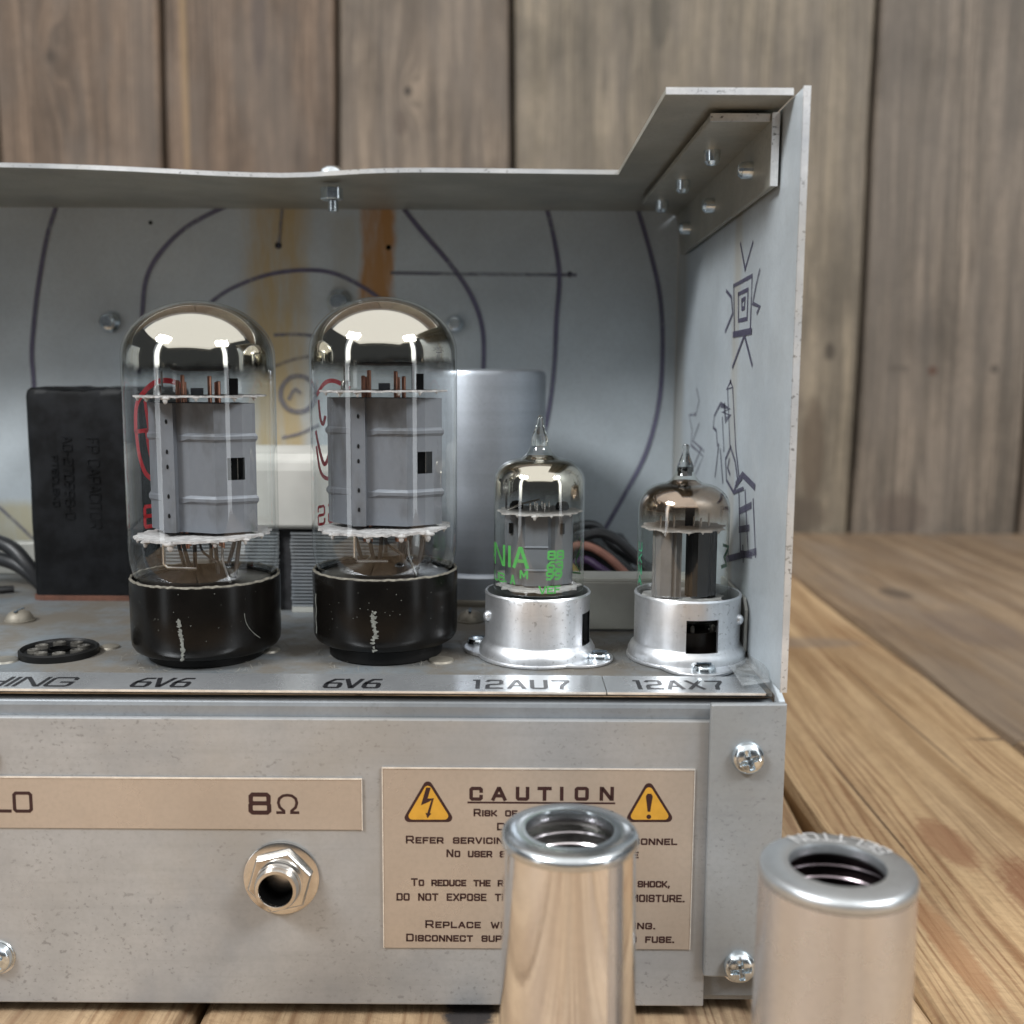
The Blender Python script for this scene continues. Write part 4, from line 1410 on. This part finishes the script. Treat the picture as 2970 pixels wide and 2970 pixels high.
    # plate: folded sheet with ribs, seam and window
    half = [(-12.9, 1.2), (-7.7, -5.4), (-7.5, -7.2), (-4.3, -7.5), (-4.1, -5.7), (-1.2, -6.2), (5.4, -8.4), (13.8, -3.6)]
    ring_ = half + [(-a, -b) for a, b in half]
    ring_ = [R0(a, b) for a, b in ring_]
    zl = [31.0, 37.6, 38.3, 39.0, 39.7, 52.2, 52.9, 53.6, 54.3, 61.2]
    off = [0, 0, 0.55, 0.55, 0, 0, 0.55, 0.55, 0, 0]
    n = len(ring_)
    vs = []
    ctr = Vector(c)
    for h, o_ in zip(zl, off):
        for i, p in enumerate(ring_):
            d = (Vector(p) - ctr).normalized()
            k = o_ if i % 8 in (0, 5, 6, 7) else 0
            vs.append((p[0] + d.x * k, p[1] + d.y * k, Z(h)))
    fs = []
    # window cut on the face between the crease and the right edge
    for i in range(len(zl) - 1):
        for j in range(n):
            if j == 6 and i == 4:
                continue
            fs.append((i * n + j, i * n + (j + 1) % n, (i + 1) * n + (j + 1) % n, (i + 1) * n + j))
    A, B = Vector(ring_[6]), Vector(ring_[7])
    w0, w1, h0, h1 = 0.30, 0.72, 43.4, 48.6
    P = lambda s, h: (A.x + (B.x - A.x) * s, A.y + (B.y - A.y) * s, Z(h))
    k0 = len(vs)
    grid = [(s, h) for h in (39.7, h0, h1, 52.2) for s in (0, w0, w1, 1)]
    vs += [P(s, h) for s, h in grid]
    for r_ in range(3):
        for q in range(3):
            if r_ == 1 and q == 1:
                continue
            a = k0 + r_ * 4 + q
            fs.append((a, a + 1, a + 5, a + 4))
    pt = MB().add(vs, fs).build('plate', M['plate'], t)
    # dark inner screen behind the window and a seam line of crimps
    inn = [R0(a * 0.72, b * 0.72) for a, b in half + [(-a, -b) for a, b in half]]
    MB().prism(inn, Z(31.5), Z(60.8)).build('inner_screen', M['bore'], pt)
    q0 = P(0.5, 46)
    MB().tube([(q0[0] + 0.2, q0[1] + 0.9, Z(43.2)), (q0[0] + 0.2, q0[1] + 0.9, Z(48.8))], 0.12, 6).build('grid_wire', M['wire'], pt)
    cr = MB()
    for h in (35.0, 39.6, 46.5, 50.0, 57.0):
        p = R0(-5.9, -7.45)
        cr.ball((p[0], p[1], Z(h)), 0.28, 0.16, 0.55, 8, 6)
    cr.build('crimp', M['plated'], pt)
    # rods above and below
    for (a, b, h) in ((-4.8, -1.5, 66.3), (-3.4, -2.2, 67.6), (2.9, -2.0, 67.4), (4.8, -1.4, 66.2), (-4.2, 1.8, 66.0), (3.4, 1.8, 66.0)):
        p = R0(a, b)
        MB().lathe([(0.01, Z(26.4)), (0.5, Z(26.5)), (0.5, Z(30.8))], (p[0], p[1], 0), 10).lathe([(0.5, Z(61.3)), (0.5, Z(h)), (0.35, Z(h + 0.15)), (0.01, Z(h + 0.15))], (p[0], p[1], 0), 10).build('grid_rod', M['copper'], t)
    p = R0(-8.8, -3.0)
    MB().lathe([(1.0, Z(63.0)), (0.9, Z(64.8)), (0.75, Z(65.2)), (0.3, Z(65.3)), (0.3, Z(69.0)), (0.01, Z(69.0))], (p[0] - 0.3, p[1], 0), 10).lathe([(0.3, Z(65.0)), (0.3, Z(68.6)), (0.01, Z(68.6))], (p[0] + 0.7, p[1] + 0.3, 0), 8).build('eyelet_post', M['wire'], t)
    p = R0(0.2, -3.0)
    MB().box(p[0] - 1.3, p[0] + 1.3, p[1] - 0.7, p[1] + 0.7, Z(63.0), Z(64.7)).build('lug', M['plate'], t)
    p = R0(8.6, -2.0)
    MB().box(p[0] - 0.9, p[0] + 0.9, p[1] - 0.4, p[1] + 0.4, Z(63.0), Z(67.0)).build('lug', M['plated'], t)
    gx, gy = R0(7.0, -1.0)
    MB().tube([(gx, gy, Z(62.8)), (gx, gy, Z(69.1)), (x + 6.4, y - 1.6, Z(69.4))], 0.35, 8).build('getter_support', M['wiredark'], t)
    rg = []
    for k in range(41):
        a = 2 * pi * k / 40
        rg.append((x + 0.6 + 6.5 * cos(a), y - 0.5 + 6.5 * sin(a), Z(69.3 + (0.02 if which else 0.05) * 6.5 * sin(a))))
    MB().tube(rg, 0.42, 8, False).build('getter_ring', M['wiredark'], t)
    # leads below
    J = [R0(-6.9, -9), R0(-6.9, -9), R0(-6.4, -9), R0(0.8, -9.5)]
    MB().tube([(J[0][0], J[0][1], Z(29.4)), (J[1][0], J[1][1], Z(24.0)), (J[2][0] + 0.3, J[2][1], Z(23.0)), (J[3][0], J[3][1], Z(22.9))], 0.38, 8).build('lead_wire', M['wire'], t)
    for a, b, a2, b2 in ((-4, -5, -2, -3), (-0.6, -6, -1.6, -3), (9.6, -4, 7.6, -3), (4.2, -6, 4.0, -3), (-8, 3, -5, 2), (7, 3, 4, 2), (0, 6, 0, 4)):
        p, q = R0(a, b), R0(a2, b2)
        MB().tube([(p[0], p[1], Z(29.4)), (q[0], q[1], Z(18.4))], 0.5, 8).build('lead_wire', M['wiredark'], t)
    p, q = R0(3.5, -7), R0(8, -8)
    MB().tube(smooth_path([(x + 0.5, y - 6, Z(29.3)), (x + 1.6, y - 7, Z(26.5)), (x + 5.2, y - 8, Z(24.2))]), 0.28, 6).build('lead_wire', M['wiredark'], t)
    MB().tube(smooth_path([(x + 6.2, y - 7, Z(27.5)), (x + 6.6, y - 8, Z(24)), (x + 8.4, y - 9, Z(19.4))]), 0.3, 6).build('lead_wire', M['wire'], t)
    MB().lathe([(15.6, Z(18.6)), (12, Z(18.9)), (6, Z(20.6)), (3.4, Z(23.0)), (0.01, Z(23.2))], (x, y, 0), 40).build('glass_stem', M['stem'], t)
    # red maker's mark on the far left of the glass, seen through it
    va = 5.1 if which == 0 else 2.15
    fr0 = cyl_fn(c, 17.62, ZT + dz)
    fr = lambda a, b, h: fr0(a + va, b, h)
    lg = MB()
    if which == 0:
        back = lambda a, b, h: fr(a, b, h)
        arc = lambda pts, w, l: lg.stroke(smooth_path(pts), w, fr, l)
        arc([(-37, 54.6), (-37.6, 60), (-40.5, 63.5), (-44.4, 66), (-48, 66.3), (-50.7, 65.2)], 1.35, 0.02)
        arc([(-40.8, 61.0), (-41.2, 58), (-41.6, 55.2)], 0.9, 0.03)
        arc([(-37.3, 54.0), (-41.3, 54.2)], 1.0, 0.04)
        arc([(-37.2, 54), (-38, 48.5), (-40, 43.8), (-42.9, 41.6)], 1.2, 0.05)
        arc([(-41, 54), (-41.8, 49), (-43.2, 44)], 1.2, 0.06)
        write(lg, '8', -42.4, -39.2, 30.4, 5.0, 0.95, fr, 0.02)
    else:
        arc = lambda pts, w, l: lg.stroke(smooth_path(pts), w, fr, l)
        arc([(-35, 62), (-38.4, 64.6), (-41.9, 65.1), (-46, 63.4)], 1.1, 0.02)
        arc([(-35.5, 60), (-36.2, 55.8), (-37.4, 54.5), (-38.2, 56)], 1.0, 0.03)
        arc([(-33.8, 52.5), (-36.5, 46), (-38, 44.5), (-39.5, 46.7), (-40.9, 52)], 1.1, 0.04)
        arc([(-34, 48.7), (-35.6, 43.3), (-38, 41), (-41.5, 40.6)], 1.0, 0.05)
        write(lg, '6S', -42.2, -34.2, 29.6, 4.4, 0.7, fr, 0.02, space=5.0)
    lg.build('red_mark', M['red'], t)
    return t


M['getter0'] = getter('getter_mirror', (0.63, 0.59, 0.515), 68.6, 70.8, (0.34, 0.33, 0.32))
M['getter1'] = getter('getter_mirror_second', (0.65, 0.605, 0.53), 70.4, 72.6, (0.32, 0.30, 0.28))
M['getter2'] = getter('getter_mirror_small', (0.68, 0.62, 0.54), 38.0, 43.5, (0.50, 0.47, 0.44))
M['getter3'] = getter('getter_smoke', (0.42, 0.31, 0.24), 33.0, 40.0, (0.62, 0.46, 0.33), 0.35, 0.1)
power_tube(-74.2, 249.4, 0.0, 0.0, 'left power tube beside the black capacitor block, red 8 on its glass', 0)
power_tube(-31.0, 252.8, 1.4, 0.10, 'right power tube in front of the plain metal can, red curled letter on its glass', 1)


# ------------------------------------------------------------------ miniature tubes
def mini_glass(x, y, prof_top, t, mat, film, zfilm):
    # prof_top: [(r, z)] above the straight wall
    prof = [(9.4, 9.5), (10.6, 10.6), (11.0, 12.0)] + [(11.0, 12.0 + (prof_top[0][1] - 12.0) * k / 8) for k in range(1, 8)] + prof_top
    MB().lathe([(r, ZT + h) for r, h in prof], (x, y, 0), 80).build('glass_envelope', M[mat], t)
    gp = [(10.65, zfilm - 5), (10.65, zfilm)] + [(max(0.05, r - 0.35), h - 0.3) for r, h in prof_top if r > 2.9]
    MB().lathe([(r, ZT + h) for r, h in gp], (x, y, 0), 80).build('getter_film', M[film], t)


def corner(r, z0, rc, k=10, tx=None):
    return [(r - rc + rc * cos(pi / 2 * i / k), z0 + rc * 0.95 * sin(pi / 2 * i / k)) for i in range(k + 1)]


# taller one, printed green
t = thing('miniature_tube', 'taller miniature tube with bright green lettering and silvery top', 'vacuum tube', (6.6, 251.3, ZT), 'miniature tubes in aluminium sockets')
x, y = 6.6, 251.3
c = (x, y)
top = corner(11.0, 42.6, 6.0) + [(4.3, 48.7), (3.5, 49.2), (2.8, 50.0), (2.3, 51.2), (2.0, 52.6)]
mini_glass(x, y, top, t, 'glassg', 'getter2', 36.5)
MB().lathe([(0.01, ZT + 51.0), (1.9, ZT + 51.4), (2.05, ZT + 52.8), (1.7, ZT + 54.2), (1.1, ZT + 55.6), (0.75, ZT + 57.2), (0.62, ZT + 58.2), (0.3, ZT + 58.6), (0.01, ZT + 58.7)], (x, y, 0), 32).build('exhaust_tip', M['tip'], t)
irregular_disc(MB(), c, 9.7, ZT + 35.4, 0.4, 5, 12, (0, 0), [(-100, 0.8), (-70, 0.7), (-130, 0.5), (-40, 0.6)]).build('mica_spacer', M['mica'], t)
irregular_disc(MB(), c, 9.7, ZT + 17.2, 0.4, 6, 12, (0, 0), [(-105, 0.7)]).build('mica_spacer', M['mica'], t)
pb = MB()
h_ = [(-8.3, -0.6), (-5.2, -3.4), (-4.2, -3.4), (-3.4, -5.4), (2.0, -5.6), (2.8, -3.6), (3.8, -3.6), (7.9, -1.4)]
rg = [(x + a, y + b) for a, b in h_ + [(-a, -b) for a, b in h_]]
n = len(rg)
zl = [18.0, 21.4, 21.8, 22.2, 27.0, 27.4, 27.8, 33.0, 33.3, 35.2]
of = [0, 0, .35, 0, 0, .35, 0, 0, 0, 0]
vs = [(x + (px - x) * (1 + (o_ / 6 if j % 8 in (3, 4) else 0)), y + (py - y) * (1 + (o_ / 6 if j % 8 in (3, 4) else 0)), ZT + h) for h, o_ in zip(zl, of) for j, (px, py) in enumerate(rg)]
fs = [(i * n + j, i * n + (j + 1) % n, (i + 1) * n + (j + 1) % n, (i + 1) * n + j) for i in range(len(zl) - 1) for j in range(n)]
pp = pb.add(vs, fs).build('plate', M['plate'], t)
for a, b, w in ((-6.9, -2.3, 0.45), (5.6, -2.8, 0.45)):
    MB().box(x + a - w, x + a + w, y + b - 0.45, y + b + 0.2, ZT + 30.4, ZT + 32.9).build('slot', M['bore'], pp)
for (a, b) in ((-2.2, -3), (-0.6, -3.2), (1.2, -3), (-1, 1), (0.7, 1), (2.4, 0.8)):
    MB().tube([(x + a, y + b, ZT + 35.7), (x + a, y + b, ZT + 37.8)], 0.24, 8).build('grid_post', M['wire'], t)
for (a, b) in ((-5.5, 1.5), (5.6, 0.5)):
    MB().lathe([(1.6, 0), (1.7, 0.8), (1.2, 1.7), (0.01, 2.0)], (x + a, y + b, ZT + 36.0), 14).build('getter_cup', M['plated'], t)
MB().tube([(x - 8.0, y - 2, ZT + 35.9), (x - 4.5, y - 3.4, ZT + 37.6), (x, y - 3.6, ZT + 38.8)], 0.26, 6).build('getter_strap', M['wire'], t)
MB().tube([(x - 8.0, y - 1, ZT + 36.2), (x - 8.0, y - 0.5, ZT + 39.6), (x - 5.2, y - 1.2, ZT + 41)], 0.26, 6).build('getter_strap', M['wiredark'], t)
MB().lathe([(9.2, ZT + 10.5), (9.2, ZT + 13.2), (0.01, ZT + 13.4)], (x, y, 0), 32).build('glass_button', M['bakdull'], t)
f = cyl_fn(c, 11.03, ZT)
gx = lambda px: 11.03 * asin(max(-0.995, min(0.995, (px - 548) / 440.0)))
gr = MB()
for ch, p0, p1 in (('N', 128, 212), ('I', 258, 268), ('A', 308, 428)):
    write(gr, ch, gx(p0), gx(p1), 23.6, 4.3, 0.85, f, 0.02)
write(gr, 'A', gx(104), gx(126), 23.8, 4.3, 0.4, f, 0.02)
for i, (s, zz) in enumerate((('88', 25.6), ('63', 23.1), ('99', 20.8))):
    write(gr, s, gx(626 - 6 * i), gx(766 - 8 * i), zz, 1.75, 0.52, f, 0.02, space=3.4)
write(gr, 'M', gx(368), gx(430), 21.0, 1.6, 0.45, f, 0.02)
for ch, p0, p1 in (('U', 125, 158), ('S', 168, 214), ('A', 278, 312)):
    write(gr, ch, gx(p0), gx(p1), 19.4, 1.9, 0.4, f, 0.02)
gr.poly([(gx(226), 19.4), (gx(236), 19.4), (gx(236), 19.8), (gx(226), 19.8)], f, 0.02)
write(gr, 'VEF', gx(545), gx(735), 17.5, 1.5, 0.4, f, 0.02, space=4)
gr.build('green_lettering', M['green'], t)
gb = MB()
fb2 = lambda a, b, h: f(a, b, h)
gb.stroke(smooth_path([(22, 28.5), (20.5, 25), (21.5, 20)]), 0.35, f, 0.02)
gb.stroke([(19.2, 28.6), (23.5, 22), (21.0, 19.6), (24.8, 19.2)], 0.5, f, 0.02)
gb.stroke([(18.4, 28.2), (20.2, 28.0)], 1.0, f, 0.02)
gb.build('green_flash', M['green'], t)

# shorter one, brown smoke inside its top
t = thing('miniature_tube', 'shorter miniature tube with brown smoked top, nearest the right side panel', 'vacuum tube', (41.6, 251.3, ZT), 'miniature tubes in aluminium sockets')
x, y = 41.6, 251.0
c = (x, y)
top = corner(11.0, 36.6, 6.2) + [(4.0, 42.9), (3.2, 43.5), (2.6, 44.4), (2.2, 45.4), (2.0, 46.4)]
mini_glass(x, y, top, t, 'glassg', 'getter3', 33.0)
MB().lathe([(0.01, ZT + 45.0), (1.95, ZT + 45.4), (2.0, ZT + 46.6), (1.5, ZT + 48.0), (0.95, ZT + 49.4), (0.8, ZT + 50.6), (0.9, ZT + 51.3), (0.6, ZT + 51.9), (0.01, ZT + 52.0)], (x + 0.1, y, 0), 32).build('exhaust_tip', M['tip'], t)
MB().lathe([(1.75, ZT + 44.4), (1.7, ZT + 45.3), (1.55, ZT + 46.3), (0.01, ZT + 46.5)], (x, y, 0), 24).build('tip_smoke', M['bakelite'], t)
irregular_disc(MB(), c, 9.7, ZT + 31.8, 0.4, 8, 12, (0.012, 0), [(-125, 0.9), (-97, 0.9), (-65, 0.7), (-38, 0.8)]).build('mica_spacer', M['mica'], t)
irregular_disc(MB(), c, 9.7, ZT + 14.6, 0.4, 9, 12).build('mica_spacer', M['mica'], t)


def fluted(cx, cy, w, d, z0, z1, rot):
    pts = [(-w, -0.2 * d), (-0.86 * w, -0.25 * d), (-0.8 * w, -0.8 * d), (-0.45 * w, -d), (0.3 * w, -d), (0.45 * w, -0.7 * d), (0.55 * w, -0.7 * d), (0.62 * w, -0.9 * d), (0.92 * w, -0.5 * d), (w, -0.55 * d)]
    pts = pts + [(-a, -b) for a, b in pts]
    return [(cx + a * cos(rot) - b * sin(rot), cy + a * sin(rot) + b * cos(rot)) for a, b in pts]


MB().prism(fluted(x - 4.1, y - 2.0, 3.45, 2.9, 0, 0, -0.12), ZT + 15.1, ZT + 31.7).build('plate', M['plateb'], t, label='grey left plate', bevel=0.12)
MB().prism(fluted(x + 4.3, y - 1.2, 3.45, 2.9, 0, 0, 0.1), ZT + 15.1, ZT + 31.7).build('plate', M['plated'], t, label='black right plate', bevel=0.12)
for (a, b, h) in ((-5.9, -3, 34.2), (-4.2, -3.2, 33.6), (-2.7, -3, 34.4), (2.2, -2, 34.0), (3.8, -2.4, 33.6), (5.8, -2, 34.8)):
    MB().tube([(x + a, y + b, ZT + 32.1), (x + a, y + b, ZT + h + 0.8)], 0.26, 8).build('grid_post', M['wire'], t)
MB().box(x + 0.4, x + 2.6, y - 0.3, y + 0.3, ZT + 32.2, ZT + 37.4).build('getter_post', M['plated'], t)
MB().tube([(x - 9.0, y, ZT + 36.2), (x - 6, y - 1, ZT + 35.8), (x - 3.4, y - 1.2, ZT + 35.9)], 0.2, 6).build('getter_strap', M['wire'], t)
MB().lathe([(9.2, ZT + 10.0), (9.2, ZT + 12.4), (0.01, ZT + 12.6)], (x, y, 0), 32).build('glass_button', M['bakdull'], t)
f = cyl_fn(c, 11.03, ZT)
gr = MB()
for i, (b, s) in enumerate(((26.5, 'U'), (23.8, 'K'), (21.0, 'N'), (18.4, 'A'))):
    write(gr, s, -15.4, -13.6, b, 1.9, 0.45, f, 0.02)
gr.stroke([(17.5, 26.5), (20, 24), (18.5, 22.4), (21, 21.5)], 1.0, f, 0.02)
gr.stroke([(16.6, 27.2), (20.6, 27.0)], 0.8, f, 0.03)
gr.build('green_lettering', M['greend'], t)
gr = MB()
rr = random.Random(2)
gr.stroke([(-20.5 + rr.uniform(-0.8, 0.8), 17.5 + k * 0.5) for k in range(24)], 0.3, f, 0.02)
gr.stroke([(-21.6 + rr.uniform(-0.8, 0.8), 18.0 + k * 0.5) for k in range(16)], 0.3, f, 0.03)
gr.build('dark_stamp', M['black_print'], t)

# ------------------------------------------------------------------ loose tube shields in front
H = 63.2


def shield(px, py, label, rt, rb, rim, hole, body, rimm, inside, text=None):
    t = thing('tube_shield', label, 'tube shield', (px, py, 0), 'loose tube shields standing in front of the amplifier')
    top = []
    prof = [(rb, 0.05), (rb + 0.1, 0.8)] + [(rb + (rt - rb) * k / 10, 0.8 + (H - 2.4 - 0.8) * k / 10) for k in range(1, 11)]
    sh = MB().lathe(prof + [(rt - 0.8, H - 2.2), (rt - 0.9, 1.0), (rb - 0.8, 0.1)], (px, py, 0), 96).build('shell', M[body], t)
    if rim - rt > 0.5:
        rp = [(rt + 0.02, H - 2.5), (rim - 0.15, H - 2.3), (rim, H - 1.7), (rim - 0.05, H - 1.1), (rim - 0.35, H - 0.45), (rim - 0.9, H - 0.1)]
    else:
        rp = [(rt + 0.02, H - 2.2), (rim, H - 1.7), (rim - 0.08, H - 0.9), (rim - 0.35, H - 0.35), (rim - 0.8, H - 0.08)]
    rp += [(hole + 0.5, H + 0.12), (hole + 0.15, H + 0.05), (hole, H - 0.4), (hole, H - 1.6), (hole + 0.3, H - 2.0)]
    rm = MB().lathe(rp, (px, py, 0), 96).build('top_rim', M[rimm], t)
    MB().lathe([(hole + 0.25, H - 1.9), (rt - 1.0, H - 5), (rt - 1.1, 2.0)], (px, py, 0), 64).build('inner_wall', M[inside], t)
    sp = []
    for k in range(0, 200):
        a = k * 0.2
        sp.append((px + (rt - 2.2) * cos(a), py + (rt - 2.2) * sin(a), H - 4.4 - 0.36 * a))
    MB().tube(sp, 0.36, 8).build('spring', M['spring' if text is None else 'springdark'], t)
    if text:
        ft = lambda a, b, h: (px + (hole + 1.2 + b) * cos(a), py + (hole + 1.2 + b) * sin(a), H + 0.16 + h)
        e = MB()
        run, wd = glyph_run(text, 0.8, 3.2, 6)
        a0, a1 = radians(118), radians(24)
        # read from the far side: first letter at the right, tops towards the hole
        for i, (pts, closed) in enumerate(run):
            qq = [(a1 + (a0 - a1) * q / wd, (10 - w_) * 0.27) for q, w_ in pts]
            r_ = hole + 2.6
            s2 = [(a * r_, b) for a, b in qq]
            e.stroke([(p[0], p[1]) for p in s2], 0.42, lambda a, b, h: ft(a / r_, b, h), 0.01 * (i % 3), closed)
        e.build('stamped_lettering', M['emboss'], rm)
    return t


p = U(1075, 1563, Z=H)
shield(p.x, p.y, 'mirror bright tube shield with flared rim standing before the caution label', 11.75, 12.75, 12.3, 7.8, 'can', 'canrim', 'caninside')
p = U(1580, 1631, Z=H)
shield(p.x, p.y, 'satin tube shield with stamped letters on its rim, at right', 12.55, 13.2, 12.75, 7.7, 'cansatin', 'canrimsatin', 'candark', 'BELTTON')
